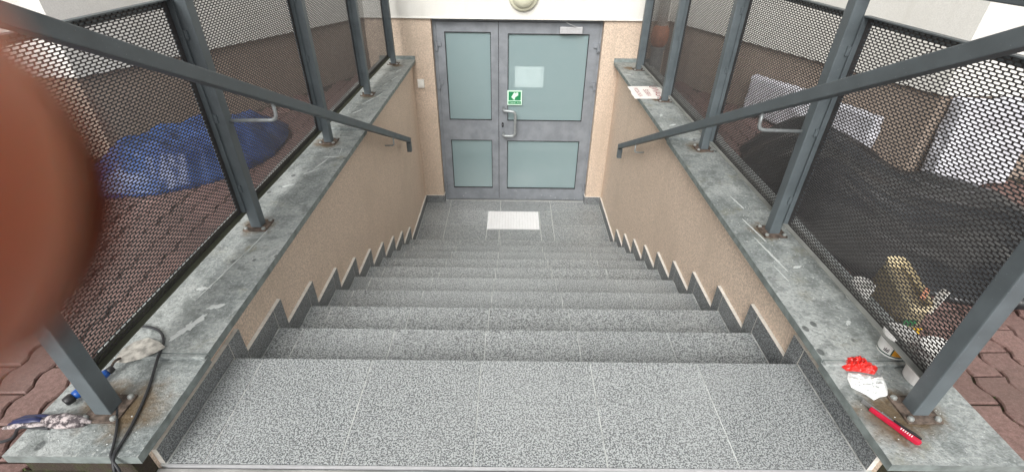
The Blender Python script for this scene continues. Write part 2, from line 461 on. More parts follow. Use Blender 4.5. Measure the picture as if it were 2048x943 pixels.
# ------------------------------------------------------------------ staircase
stair = tag(empty('staircase', (0, 0, 0)), 'straight flight of grey speckled tile steps leading down to the basement door', 'stairs')
core = MB()
CT = .0028
prof = [(-.412, -CT)]
for k in range(10): prof += [(k * TR - .005, -k * RI - CT), (k * TR - .005, -(k + 1) * RI - CT if k < 9 else ZL - CT)]
prof += [(2.8, ZL - CT), (2.8, ZL - .3), (-.412, ZL - .3)]
n = len(prof); b = 0
core.v = [(XL - .018, y, z) for y, z in prof] + [(XR + .018, y, z) for y, z in prof]
core.f = [tuple(range(n)), tuple(range(2 * n - 1, n - 1, -1))] + [(i, (i + 1) % n, n + (i + 1) % n, n + i) for i in range(n)]
core.mi = [0] * len(core.f)
core.build('stair_core', 'grout_worn', stair)
SEAM = [XL + .001, -.915, -.512, -.110, .293, .690, XR - .001]
G = .0018
def tread_tiles(y0, y1, z, parent, seams, name='tread_tile'):
    for a, b_ in zip(seams[:-1], seams[1:]):
        w = b_ - a - 2 * G
        mb = MB().box(-w / 2, w / 2, y0 + G, y1 - G, -.011, 0)
        o = mb.build(name, 'tile', parent, bevel=.0022); o.location = ((a + b_) / 2, 0, z + random.uniform(-.0007, .0005))
        o.rotation_euler = (0, random.uniform(-.001, .001), 0)
tread_tiles(-.41, 0.0, 0, stair, SEAM)
for k in range(1, 10): tread_tiles((k - 1) * TR - .001, k * TR, -k * RI, stair, SEAM)
for k in range(10):
    z1 = -k * RI - .012; z0 = (-(k + 1) * RI + .001) if k < 9 else ZL + .001
    for a, b_ in zip(SEAM[:-1], SEAM[1:]):
        MB().box(a + G, b_ - G, k * TR - .0125, k * TR - .002, z0, z1).build('riser_tile', 'tile', stair)
# stepped skirting: one upright strip along each tread and one down each riser
SH, SD = .10, .075
def skirt(poly, side, parent, name='skirting_tile'):
    # poly in (y,z); pale unglazed top edge, speckled face
    x_face = XL if side < 0 else XR; x_back = x_face + side * .0165
    mb = MB(); n = len(poly)
    mb.v = [(x_face, y, z) for y, z in poly] + [(x_back, y, z) for y, z in poly]
    mb.f = [tuple(range(n)), tuple(range(2 * n - 1, n - 1, -1))] + [(i, (i + 1) % n, n + (i + 1) % n, n + i) for i in range(n)]
    mb.mi = [0, 0] + [1] * n
    return mb.build(name, ['skirt', 'tile_edge'], parent)
for s in (-1, 1):
    skirt([(-.41, .002), (-.002, .002), (-.002, SH - .028), (-.41, SH - .028)], s, stair)
    for k in range(10):
        yk, zk = k * TR, -k * RI; zt = zk + (SH if k else SH - .028)
        zn = -(k + 1) * RI + .002 if k < 9 else ZL + .002
        if k: skirt([(yk - TR + SD + .001, zk + .002), (yk - .0012, zk + .002), (yk - .0012, zt), (yk - TR + SD + .001, zt)], s, stair)
        skirt([(yk + .0012, zn), (yk + SD, zn), (yk + SD, zt), (yk + .0012, zt)], s, stair)

# ------------------------------------------------------------------ lower landing
land = MB().box(XL - .018, XR + .017, 2.8, 4.0, ZL - .2, ZL - .0028).build('landing', 'grout', kind='structure')
LX = [XL + .001, -.735, -.132, .471, XR - .001]
LY = [2.748, 2.985, 3.292, 3.600, 3.845]
GX0, GX1, GY0, GY1 = -.268, .325, 3.195, 3.592
for ya, yb in zip(LY[:-1], LY[1:]):
    for xa, xb in zip(LX[:-1], LX[1:]):
        # tiles are cut round the grating pit
        rects = [(xa, xb, ya, yb)]
        if xb > GX0 and xa < GX1 and yb > GY0 and ya < GY1:
            rects = []
            if xa < GX0: rects.append((xa, GX0 - .004, ya, yb))
            if xb > GX1: rects.append((GX1 + .004, xb, ya, yb))
            lo, hi = max(xa, GX0 - .004), min(xb, GX1 + .004)
            if ya < GY0: rects.append((lo, hi, ya, GY0 - .004))
            if yb > GY1 + .006: rects.append((lo, hi, GY1 + .004, yb))
        for r in rects:
            if r[1] - r[0] < .01 or r[3] - r[2] < .01: continue
            G = .0028; x0, x1 = r[0] + G, r[1] - G
            MB().box(x0, x1, r[2] + G, r[3] - G, ZL - .011, ZL + random.uniform(-.0006, .0004)).build('floor_tile', 'tile', land, bevel=.001)
for s in (-1, 1):
    xf = XL if s < 0 else XR
    skirt([(2.748 + SD, ZL + .002), (YW - .016, ZL + .002), (YW - .016, ZL + SH), (2.748 + SD, ZL + SH)], s, land)
for x0, x1 in ((XL + .001, -.815), (.893, XR - .001)):
    mb = MB().box(x0, x1, YW - .0155, YW - .001, ZL + .002, ZL + SH); mb.mi[1] = 1
    mb.build('skirting_tile', ['skirt', 'tile_edge'], land)
for x0, x1 in ((-.8145, -.805), (.883, .8925)):
    mb = MB().box(x0, x1, YW - .0155, YD + .004, ZL + .002, ZL + SH); mb.mi[1] = 1
    mb.build('skirting_tile', ['skirt', 'tile_edge'], land)

# ------------------------------------------------------------------ floor grating
gr = tag(empty('floor_grating', ((GX0 + GX1) / 2, (GY0 + GY1) / 2, ZL)), 'bright rectangular metal grating set in the landing floor before the door', 'grating')
w, h = (GX1 - GX0) / 2, (GY1 - GY0) / 2
fr = MB()
fr.box(-w, w, -h, -h + .006, -.02, .003).box(-w, w, h - .006, h, -.02, .003).box(-w, -w + .006, -h + .006, h - .006, -.02, .003).box(w - .006, w, -h + .006, h - .006, -.02, .003)
fr.build('grating_frame', 'steelbright', gr)
MB().box(-w, w, -h, h, -.05, -.021).build('pit_floor', 'darkpit', gr)
nb = 18; pit = (2 * w - .016) / nb
bar_me = MB().box(-pit * .475, pit * .475, -h + .007, h - .007, -.018, .0045).mesh('grating_bar', 'galv', .0015)
for i in range(nb): inst(bar_me, 'grating_bar', (-w + .008 + pit * (i + .5), 0, 0), gr)
cr = MB()
for j in range(5): cr.box(-w + .006, w - .006, -h + .02 + j * (2 * h - .04) / 4 - .002, -h + .02 + j * (2 * h - .04) / 4 + .002, -.014, -.006)
cr.build('cross_rod', 'galv', gr)

# ------------------------------------------------------------------ stairwell walls with zinc copings
def stair_wall(s):
    xi = XL - .017 if s < 0 else XR + .017
    xo = -1.335 if s < 0 else 1.37
    ci, co = (-1.0, -1.365) if s < 0 else (1.03, 1.40)
    side = 'left' if s < 0 else 'right'
    root = tag(empty('stairwell_wall', (xi, 1.6, 0)), f'tan plastered retaining wall with weathered zinc coping on the {side} of the stairs', 'wall')
    root_inv = Matrix.Translation((-xi, -1.6, 0))
    def add(o): o.location = Vector(o.location) - root.location; return o
    add(MB().box(min(xi, xo), max(xi, xo), -.420, YW + .3, ZL - .3, .112).build('plaster_wall', 'tan_fine', root))
    add(MB().box(min(xi, xo) + .001, max(xi, xo) - .001, -.470, -.4205, -.3, .111).build('wall_end', 'joint', root))
    ysplit = 1.88 if s < 0 else 1.77
    pieces = [(-.478, -.125, .145, .145), (-.123, ysplit, .158, .168), (ysplit + .002, YW - .002, .176, .182)]
    for i, (y0, y1, z0, z1) in enumerate(pieces):
        mb = MB(); a, b_ = min(ci, co), max(ci, co); N = 14; NX = 5
        rnd = random.Random(i * 5 + s)
        grid = {}
        for j in range(N + 1):
            for k in range(NX + 1):
                t = j / N; u = k / NX
                wob = .0022 * mnoise.noise(Vector((u * 2 + i * 3.1 + s, t * 5, 1.7)))
                grid[j, k] = len(mb.v); mb.v.append((a + (b_ - a) * u, y0 + (y1 - y0) * t, z0 + (z1 - z0) * t + wob))
        for j in range(N):
            for k in range(NX):
                mb.f.append((grid[j, k], grid[j, k + 1], grid[j + 1, k + 1], grid[j + 1, k])); mb.mi.append(0)
        rim = [grid[0, k] for k in range(NX + 1)] + [grid[j, NX] for j in range(1, N + 1)] + [grid[N, k] for k in range(NX - 1, -1, -1)] + [grid[j, 0] for j in range(N - 1, 0, -1)]
        low = []
        for r in rim:
            x, y, z = mb.v[r]; low.append(len(mb.v)); mb.v.append((x, y, z - .030))
        for q in range(len(rim)):
            q2 = (q + 1) % len(rim); mb.f.append((rim[q], low[q], low[q2], rim[q2])); mb.mi.append(1)
        mb.f.append(tuple(low)); mb.mi.append(1)
        o = add(mb.build('coping_sheet', ['coping', 'zinc_edge'], root))
        if i == 2:
            add(MB().box(a, b_, YW - .010, YW - .0025, z1 - .004, z1 + .034).build('wall_flashing', 'zinc_edge', root, bevel=.001))
        else:
            # welt where the next sheet laps over
            add(MB().bar((a + .004, y1 - .008, z1 + .006), (b_ - .002, y1 - .008, z1 + .006), .017, .012).build('welt', 'coping', root, bevel=.003))
    return root, (ci, co)
wallL, cL = stair_wall(-1)
wallR, cR = stair_wall(1)
def coping_z(s, y):
    ys = 1.88 if s < 0 else 1.77
    if y < -.124: return .145
    if y < ys: return .158 + (y + .123) / (ys + .123) * .010
    return .176 + (y - ys) / (YW - ys) * .006
# smears of plaster and tile adhesive left on the copings
sm = NT('dried_adhesive'); smp = sm.pos()
sm.pr(sm.mix(sm.noise(smp, 40, 4), (.44, .47, .465, 1), (.66, .69, .685, 1)), .85, 0, sm.bump(sm.noise(smp, 120, 3), .5, .003)); M['smear'] = sm.m
def smear(parent, s, x, y, ln, wd, ang, seed):
    r = random.Random(seed); mb = MB(); n = 34; pts = []; wd *= .8
    for k in range(n):
        a = 2 * pi * k / n; q = r.uniform(.35, 1.1)
        px, py = cos(a) * ln / 2 * (q if abs(cos(a)) < .8 else r.uniform(.85, 1.1)), sin(a) * wd / 2 * q
        pts.append((x + px * cos(ang) - py * sin(ang), y + px * sin(ang) + py * cos(ang)))
    z = coping_z(s, y)
    mb.prism(pts, z - .004, z + .0028); o = mb.build('adhesive_smear', 'smear', parent); o.location = -parent.location
for x, y, ln, wd, a, sd in [(-1.13, -.01, .15, .05, 1.2, 1), (-1.09, .10, .06, .03, .4, 2), (-1.16, .30, .34, .008, 1.45, 3), (-1.13, .52, .20, .007, 1.5, 4),
        (-1.12, 1.32, .16, .012, 1.35, 5), (-1.09, 1.42, .09, .012, .1, 6), (-1.14, 1.22, .10, .02, .9, 7), (-1.20, 1.05, .06, .03, .5, 8), (-1.06, 1.5, .10, .008, 1.7, 9), (-1.1, 2.9, .10, .008, 1.3, 10),
        (-1.06, 3.1, .12, .008, 1.3, 11), (-1.08, 3.35, .10, .008, 1.3, 12), (-1.13, 2.45, .16, .016, 1.25, 13), (-1.15, 2.2, .10, .03, 1.1, 14), (-1.08, 2.6, .12, .009, 1.3, 15), (-1.19, .2, .05, .03, .2, 16)]:
    smear(wallL, -1, x, y, ln, wd, a, sd)
for x, y, ln, wd, a, sd in [(1.137, .66, .20, .010, 1.72, 21), (1.128, .47, .24, .012, 1.70, 22), (1.11, .33, .10, .006, 1.7, 23), (1.16, .92, .12, .009, 1.72, 24), (1.20, .38, .04, .02, .3, 25), (1.13, 2.0, .06, .02, .5, 26),
        (1.10, 2.2, .05, .025, 1.2, 27), (1.17, 1.95, .09, .012, .1, 28), (1.14, -.22, .05, .02, .8, 29), (1.22, .05, .03, .02, .8, 30), (1.08, 3.3, .06, .02, .3, 31)]:
    smear(wallR, 1, x, y, ln, wd, a, sd)
# droplets, crumbs and pebbles scattered on the sheets
cm = MB(); rr = random.Random(3)
for i in range(650):
    s = rr.choice((-1, 1)); y = rr.uniform(-.46, 3.6) if rr.random() < .5 else rr.uniform(-.46, .9)
    x = rr.uniform(-1.35, -1.01) if s < 0 else rr.uniform(1.04, 1.385); z = coping_z(s, y); r = rr.uniform(.0008, .0032)
    b = len(cm.v)
    for dx, dy, dz in ((1, 0, 0), (0, 1, 0), (-1, 0, 0), (0, -1, 0), (0, 0, .9), (0, 0, -1)): cm.v.append((x + dx * r * rr.uniform(.6, 1.2), y + dy * r * rr.uniform(.6, 1.2), z + dz * r))
    for f in ((0, 1, 4), (1, 2, 4), (2, 3, 4), (3, 0, 4), (1, 0, 5), (2, 1, 5), (3, 2, 5), (0, 3, 5)): cm.f.append(tuple(b + k for k in f)); cm.mi.append(0)
crumb = cm.build('mortar_crumbs', 'smear', kind='stuff'); tag(crumb, 'pale crumbs of mortar scattered over the zinc copings', 'crumbs')

# ------------------------------------------------------------------ building
bld = tag(empty('building', (0, YW, ZL)), 'building with white rendered walls over a tan plinth and a grey glazed basement door', 'building')
def badd(mb, name, mats, parent=bld, bevel=0, smooth=False):
    o = mb.build(name, mats, parent, bevel, smooth)
    o.location = -bld.location if parent is bld else Vector((0, 0, 0))
    return o
JL, JR = -.815, .893                # jambs
badd(MB().box(CORN_L[0][0] + .001, JL, YW, YW + .3, ZL - .1, ZLINT - .002), 'basement_wall', 'tan')
badd(MB().box(JR, CORN_R[0][0] - .001, YW, YW + .3, ZL - .1, ZLINT - .002), 'basement_wall', 'tan')
# splayed wings either side
def wing(c, s, z0, z1, off, mat, name):
    (ax, ay), (bx, by) = c
    d = Vector((bx - ax, by - ay)).normalized(); nrm = Vector((d.y, -d.x)) if s < 0 else Vector((-d.y, d.x))
    nrm = nrm if nrm.x * s < 0 else -nrm
    o = nrm * off
    poly = [(ax + o.x, YW - off), (bx + o.x, by - off)]
    far_ = (-14 if s < 0 else 14)
    poly += [(far_, by - off), (far_, YW + .6), (ax, YW + .6)]
    if s > 0: poly = poly[::-1]
    mb = MB().prism(poly, z0, z1); return badd(mb, name, mat)
wing(CORN_L, -1, ZG - .1, ZLINT - .002, 0, 'plinth', 'plinth')
wing(CORN_R, 1, ZG - .1, ZLINT - .002, 0, 'plinth', 'plinth')
wing(CORN_L, -1, ZLINT, WALL_TOP, .022, 'white', 'rendered_wall')
wing(CORN_R, 1, ZLINT, WALL_TOP, .022, 'white', 'rendered_wall')
badd(MB().box(CORN_L[0][0] + .001, CORN_R[0][0] - .001, YW - .022, YW + .6, ZLINT, WALL_TOP), 'rendered_wall', 'white')
badd(MB().box(CORN_L[0][0] + .001, CORN_R[0][0] - .001, YW - .030, YW - .0225, ZLINT - .006, ZLINT + .006), 'drip_edge', 'whiteplastic')
# dark room behind the door
rm = MB()
rm.quad([(-1.4, 4.1, ZL), (1.4, 4.1, ZL), (1.4, 8, ZL), (-1.4, 8, ZL)]); rm.quad([(-1.4, 8, ZL), (1.4, 8, ZL), (1.4, 8, .9), (-1.4, 8, .9)])
rm.quad([(-1.4, 4.1, ZL), (-1.4, 8, ZL), (-1.4, 8, .9), (-1.4, 4.1, .9)]); rm.quad([(1.4, 4.1, ZL), (1.4, 4.1, .9), (1.4, 8, .9), (1.4, 8, ZL)])
rm.quad([(-1.4, 4.1, .9), (-1.4, 8, .9), (1.4, 8, .9), (1.4, 4.1, .9)])
badd(rm, 'corridor', 'concrete')
# door frame
df = MB(); F0, F1 = YD, YD + .07
df.box(JL + .001, -.779, F0, F1, ZL - .004, ZLINT - .004).box(.866, JR - .001, F0, F1, ZL - .004, ZLINT - .004).box(-.779, .866, F0, F1, .534, ZLINT - .004)
df.box(-.779, .866, F0 + .02, F1, ZL - .004, ZL + .012)
fr_o = badd(df, 'door_frame', 'alu', bevel=.0015)
badd(MB().box(-.779, .866, YD - .012, YD + .018, ZL - .002, ZL + .010), 'threshold', 'steelbright')
def leaf(x0, x1, panes, name_label):
    y0, y1 = YD - .006, YD + .058; z0, z1 = ZL + .013, .530
    (gx0, gx1), rows = panes
    mb = MB()
    mb.box(x0, gx0, y0, y1, z0, z1).box(gx1, x1, y0, y1, z0, z1)
    zs = [z0] + [q for r in rows for q in r] + [z1]
    for i in range(0, len(zs), 2): mb.box(gx0, gx1, y0, y1, zs[i], zs[i + 1])
    o = badd(mb, 'door_leaf', 'alu', bevel=.0012); o['label'] = name_label
    for za, zb in rows:
        g = MB()
        for i_, (in0, in1, ya, yb, m) in enumerate(((.0, .006, y0 + .001, y0 + .02, 'gasket'),)):
            g.box(gx0, gx1, ya, yb, za, za + .006).box(gx0, gx1, ya, yb, zb - .006, zb).box(gx0, gx0 + .006, ya, yb, za + .006, zb - .006).box(gx1 - .006, gx1, ya, yb, za + .006, zb - .006)
        g.build('gasket', 'gasket', o)
        gp = MB(); gp.quad([(gx0 + .002, y0 + .0205, za + .002), (gx1 - .002, y0 + .0205, za + .002), (gx1 - .002, y0 + .0205, zb - .002), (gx0 + .002, y0 + .0205, zb - .002)]); gp.build('glass_pane', 'glass', o)
        MB().box(gx0 + .001, gx1 - .001, y0 - .003, y0 + .006, za - .0095, za - .0003).build('glazing_bead', 'steelbright' if False else 'alu', o)
    return o
leafL = leaf(-.777, -.154, ((-.697, -.229), ((-1.322, -.710), (-.477, .436))), 'narrow left leaf of the grey door')
leafR = leaf(-.149, .864, ((-.056, .767), ((-1.326, -.713), (-.480, .426))), 'wide right leaf of the grey door with pull handle')
badd(MB().box(-.1538, -.1492, YD + .02, YD + .04, ZL + .013, .53), 'meeting_seal', 'gasket')
def hinge(x, z, s, lf):
    h = MB().tube([(x, YD - .022, z - .045), (x, YD - .022, z + .045)], .011, 12)
    h.box(min(x, x - s * .045), max(x, x - s * .045), YD - .024, YD - .0065, z + .0, z + .040)
    h.box(min(x, x + s * .026), max(x, x + s * .026), YD - .020, YD - .0005, z - .042, z - .004)
    h.build('hinge', 'alu', lf, bevel=.0015)
for z in (.300, -.088, -1.285): hinge(-.779, z, -1, leafL); hinge(.865, z, 1, leafR)
# pull handle: offset bow
hy = YD - .075
def arc(pts, rad=.03, n=5):
    P = [Vector(p) for p in pts]; out = [P[0]]
    for i in range(1, len(P) - 1):
        a, b_, c = P[i - 1], P[i], P[i + 1]; d0 = (a - b_).normalized(); d1 = (c - b_).normalized()
        r = min(rad, (a - b_).length * .49, (c - b_).length * .49)
        s0, s1 = b_ + d0 * r, b_ + d1 * r
        for k in range(n + 1):
            t = k / n; out.append(s0 * (1 - t) ** 2 + b_ * 2 * t * (1 - t) + s1 * t * t)
    out.append(P[-1]); return out
hp = arc([(-.102, YD - .006, -.335), (-.102, hy, -.345), (.030, hy - .01, -.350), (.030, hy - .01, -.628), (-.102, hy, -.632), (-.102, YD - .006, -.622)], .045, 6)
MB().tube(hp, .0145, 14).build('pull_handle', 'rod', leafR, smooth=True)
lk = MB().prism([(.017 * cos(a) * .62, .017 * sin(a) + (.012 if sin(a) > 0 else -.012)) for a in [2 * pi * k / 20 for k in range(20)]], 0, .008).build('lock_cylinder', 'black', leafR, bevel=.001)
lk.location = (-.108, YD - .006, -.526); lk.rotation_euler = (radians(90), 0, 0)
MB().box(-.1105, -.1055, YD - .0155, YD - .0142, -.531, -.517).build('keyway', 'steelbright', leafR)
cl = MB().box(.463, .687, YD - .050, YD - .0065, .437, .500).build('door_closer', 'silver', leafR, bevel=.004)
MB().bar((.618, YD - .056, .503), (.52, YD - .085, .545), .022, .006, (0, 0, 1)).build('closer_arm', 'silver', leafR, bevel=.001)
# scratches along the kick rail
sc = MB(); rs = random.Random(9)
for i in range(26):
    x = rs.uniform(-.75, .84); z = rs.uniform(ZL + .02, ZL + .14); r = rs.uniform(.002, .006)
    if -.17 < x < -.13: continue
    sc.box(x - r, x + r, YD - .0072, YD - .0062, z - r * .5, z + r * .6)
badd(sc, 'adhesive_spots', 'smear')

# door sign: pictogram and lettering
ds = tag(empty('door_sign', (.0215, YD - .009, -.2215)), 'small square green and white pull sign stuck on the right door leaf', 'sign')
hw = .079
MB().box(-hw, hw, -.0012, .0022, -hw, hw).build('sign_plate', 'paleprint', ds)
MB().box(-.066, .066, -.0022, -.0012, -.028, .066).build('green_field', 'greenprint', ds)
MB().box(-.068, .068, -.0022, -.0012, -.068, -.037).build('green_band', 'greenprint', ds)
hand_poly = [(-.037, .008), (-.006, .059), (.006, .050), (.028, .060), (.038, .052), (.037, .026), (.006, .006), (-.001, -.022), (-.008, -.022)]
hm = MB().prism(hand_poly, 0, .0008).build('hand_pictogram', 'paleprint', ds); hm.rotation_euler = (radians(90), 0, 0); hm.location = (0, -.0022, 0)
tm = bpy.data.objects.new('lettering', text_mesh('Ciągnąć - Pull', .0195, 'paleprint', 'lettering')); COL.objects.link(tm); tm.parent = ds
tm.rotation_euler = (radians(90), 0, 0); tm.location = (0, -.0027, -.0525)
ps = tag(MB().box(.02, .325, YD + .0225, YD + .0230, -.118, .100).build('paper_sheet', 'paper'), 'blank white paper sheet showing through the frosted glass above the handle', 'paper')

# wall lamp above the door
lamp = tag(empty('wall_lamp', (.090, YW - .022, .790)), 'round cream bulkhead lamp on the white wall over the door', 'lamp')
MB().lathe([(.140, 0), (.146, .012), (.143, .030), (.128, .042)], 40, axis='y').build('lamp_base', 'cream', lamp, smooth=True)
MB().lathe([(.112, .0425), (.110, .062), (.095, .085), (.065, .102), (.02, .110)], 40, axis='y').build('lamp_dome', 'cream', lamp, smooth=True)
# bell push / switch by the door
sw = tag(empty('wall_switch', (-.963, YW, -.058)), 'small white square switch box on the tan wall left of the door', 'switch')
MB().box(-.034, .034, -.030, -.0005, -.043, .043).build('switch_box', 'whiteplastic', sw, bevel=.005)
MB().box(-.024, .024, -.036, -.0305, -.030, .026).build('rocker', 'whiteplastic', sw, bevel=.002)

# ------------------------------------------------------------------ railings with perforated sheets
def perforated(L, H, per=.0247, pit=.00875, sw_=.0208, sh=.0062, th=.0022):
    V = []; F = []; ch = sh * .32
    rows = int(H / pit); cols = int(L / per) - 1
    m0 = (H - rows * pit) / 2
    def cell(y0, y1, z0, z1):
        b = len(V); cy, cz = (y0 + y1) / 2, (z0 + z1) / 2; a, c = sw_ / 2, sh / 2
        out = [(y0, z0), (y1, z0), (y1, z1), (y0, z1)]
        hole = [(cy - a + ch, cz - c), (cy + a - ch, cz - c), (cy + a, cz - c + ch), (cy + a, cz + c - ch), (cy + a - ch, cz + c), (cy - a + ch, cz + c), (cy - a, cz + c - ch), (cy - a, cz - c + ch)]
        for x in (th / 2, -th / 2):
            for y, z in out + hole: V.append((x, y, z))
        for k, o in ((0, 0), (1, 12)):
            B = b + o
            fs = [(0, 1, 5, 4), (1, 6, 5), (1, 2, 7, 6), (2, 8, 7), (2, 3, 9, 8), (3, 10, 9), (3, 0, 11, 10), (0, 4, 11)]
            for f in fs: F.append(tuple(B + i for i in (f if k == 0 else f[::-1])))
        for i in range(8):
            j = (i + 1) % 8; F.append((b + 4 + i, b + 4 + j, b + 16 + j, b + 16 + i))
    def slab(y0, y1, z0, z1):
        b = len(V)
        for x in (th / 2, -th / 2): V.extend([(x, y0, z0), (x, y1, z0), (x, y1, z1), (x, y0, z1)])
        F.append((b, b + 1, b + 2, b + 3)); F.append((b + 7, b + 6, b + 5, b + 4))
    for r in range(rows):
        z0 = m0 + r * pit; off = (L - cols * per) / 2 + (per / 4 if r % 2 else -per / 4)
        slab(0, off, z0, z0 + pit); slab(off + cols * per, L, z0, z0 + pit)
        for c in range(cols): cell(off + c * per, off + (c + 1) * per, z0, z0 + pit)
    slab(0, L, 0, m0); slab(0, L, H - m0, H)
    me = bpy.data.meshes.new('perforated_sheet'); me.from_pydata(V, [], F); me.update(); me.materials.append(M['mesh'])
    return me
def railing(s):
    px = -1.18 if s < 0 else 1.212
    ys = [-.33, .65, 1.65, 2.62, 3.60] if s < 0 else [-.305, .645, 1.605, 2.545, 3.490]
    zb, zt = (.250, 1.118) if s < 0 else (.226, 1.092)
    side = 'left' if s < 0 else 'right'
    root = tag(empty('railing', (px, 1.6, .16)), f'blue grey steel railing with perforated metal panels and sloping handrail on the {side} coping', 'railing')
    def add(mb, name, mat, parent=root, bevel=0, smooth=False, kind=None):
        o = mb.build(name, mat, parent, bevel, smooth, kind)
        if parent is root: o.location = -root.location
        return o
    ztop = 1.197
    for i, y in enumerate(ys):
        cz = coping_z(s, y)
        p = add(MB().box(px - .024, px + .024, y - .024, y + .024, cz + .006, ztop if i else 1.27), 'post', 'steel', bevel=.004)
        a, t = .052, .007
        pl = add(MB().box(px - a, px + a, y - a + .004, y + a - .004, cz - .001, cz + t), 'base_plate', 'rust', p, bevel=.0015)
        for dx, dy in ((-1, -1), (1, -1), (-1, 1), (1, 1)):
            if (dx * s < 0) == (i in (0,)) or True:
                bx, by = px + dx * .040, y + dy * .037
                add(MB().lathe([(.009, 0), (.009, .004), (.0075, .008), (.003, .0105)], 10, (bx, by, cz + t)), 'bolt', 'bolt', p, smooth=False)
    add(MB().box(px - .024, px + .024, ys[0] + .025, ys[-1] + .024, ztop + .001, ztop + .046), 'top_rail', 'steel', bevel=.004)
    mx = px + s * .036
    for i in range(4):
        y0, y1 = ys[i] + .031, ys[i + 1] - .031
        f = MB(); fl = .028; xi, xo = sorted((mx - s * .020, mx + s * .004))
        xw0, xw1 = sorted((mx + s * .0015, mx + s * .0045))
        # angle-iron frame: a flange square to the sheet and one behind it
        f.box(xi, xo, y0, y1, zt - .004, zt).box(xi, xo, y0, y0 + .004, zb + .004, zt - .004).box(xi, xo, y1 - .004, y1, zb + .004, zt - .004)
        f.box(xw0, xw1, y0 + .0045, y1 - .0045, zt - fl, zt - .0045).box(xw0, xw1, y0 + .0045, y0 + fl, zb + fl, zt - fl).box(xw0, xw1, y1 - fl, y1 - .0045, zb + fl, zt - fl)
        fo = add(f, 'panel_frame', 'steel')
        fb = MB(); bi, bo_ = sorted((mx - s * .021, mx + s * .004)); fb.box(bi, bo_, y0, y1, zb, zb + .004).box(xw0, xw1, y0 + .0045, y1 - .0045, zb + .0045, zb + fl)
        add(fb, 'bottom_angle', 'frame_low' if s > 0 else 'frame_moss', fo)
        me = perforated(y1 - y0 - .010, zt - zb - .010)
        o = bpy.data.objects.new('perforated_sheet', me); COL.objects.link(o); o.parent = fo; o['kind'] = 'stuff'
        o.location = (mx, y0 + .005, zb + .005)
        for yy, q in ((y0, -1), (y1, 1)):
            for zz in (zb + .12, (zb + zt) / 2, zt - .12): add(MB().box(px - .008 + s * .012, px + .008 + s * .012, min(yy, yy + q * .0075), max(yy, yy + q * .0075), zz - .016, zz + .016), 'weld_lug', 'steel', fo)
    # handrail
    hx = -.965 if s < 0 else 1.005
    A, B = ((-.300, 1.226), (2.945, -.345)) if s < 0 else ((-.300, 1.218), (2.915, -.370))
    hr = MB(); sl = Vector((0, B[0] - A[0], B[1] - A[1])).normalized()
    hr.bar((hx, A[0], A[1]), (hx, B[0], B[1]), .04, .042)
    hr.box(hx - .02, hx + .02, B[0] - .038, B[0] + .004, B[1] - .105, B[1] - .012)
    hr.box(min(hx - .02, px + .025), max(hx + .02, px - .025), ys[0] - .02, ys[0] + .02, A[1] - .005, A[1] + .035)
    h = add(hr, 'handrail', 'steel', bevel=.003)
    zat = lambda y: A[1] + (B[1] - A[1]) * (y - A[0]) / (B[0] - A[0]) - .022
    xw = (XL - .019) if s < 0 else (XR + .019)
    yb_ = 2.40; zr = zat(yb_)
    add(MB().tube(arc([(xw, yb_, zr - .068), (hx, yb_, zr - .068), (hx, yb_, zr)], .022), .006, 10), 'wall_bracket', 'rod', h, smooth=True)
    for y in ys[1:2]:
        zr = zat(y + .012)
        add(MB().tube(arc([(px - s * .024, y + .012, zr - .075), (hx, y + .012, zr - .070), (hx, y + .012, zr)], .03), .0075, 10), 'post_bracket', 'rod', h, smooth=True)
    return root
railing(-1); railing(1)

# ------------------------------------------------------------------ front edge strip
strip = tag(empty('threshold_slab', (0.05, -.50, 0)), 'narrow grey slab edging the top step at the bottom of the photo', 'slab')
MB().box(-1.165, 1.155, -.30, .080, -.06, -.006).build('slab', 'concrete', strip, bevel=.003)
o = MB().box(-1.07, 1.01, .083, .0885, -.012, .0012).build('edge_trim', 'silver', strip)

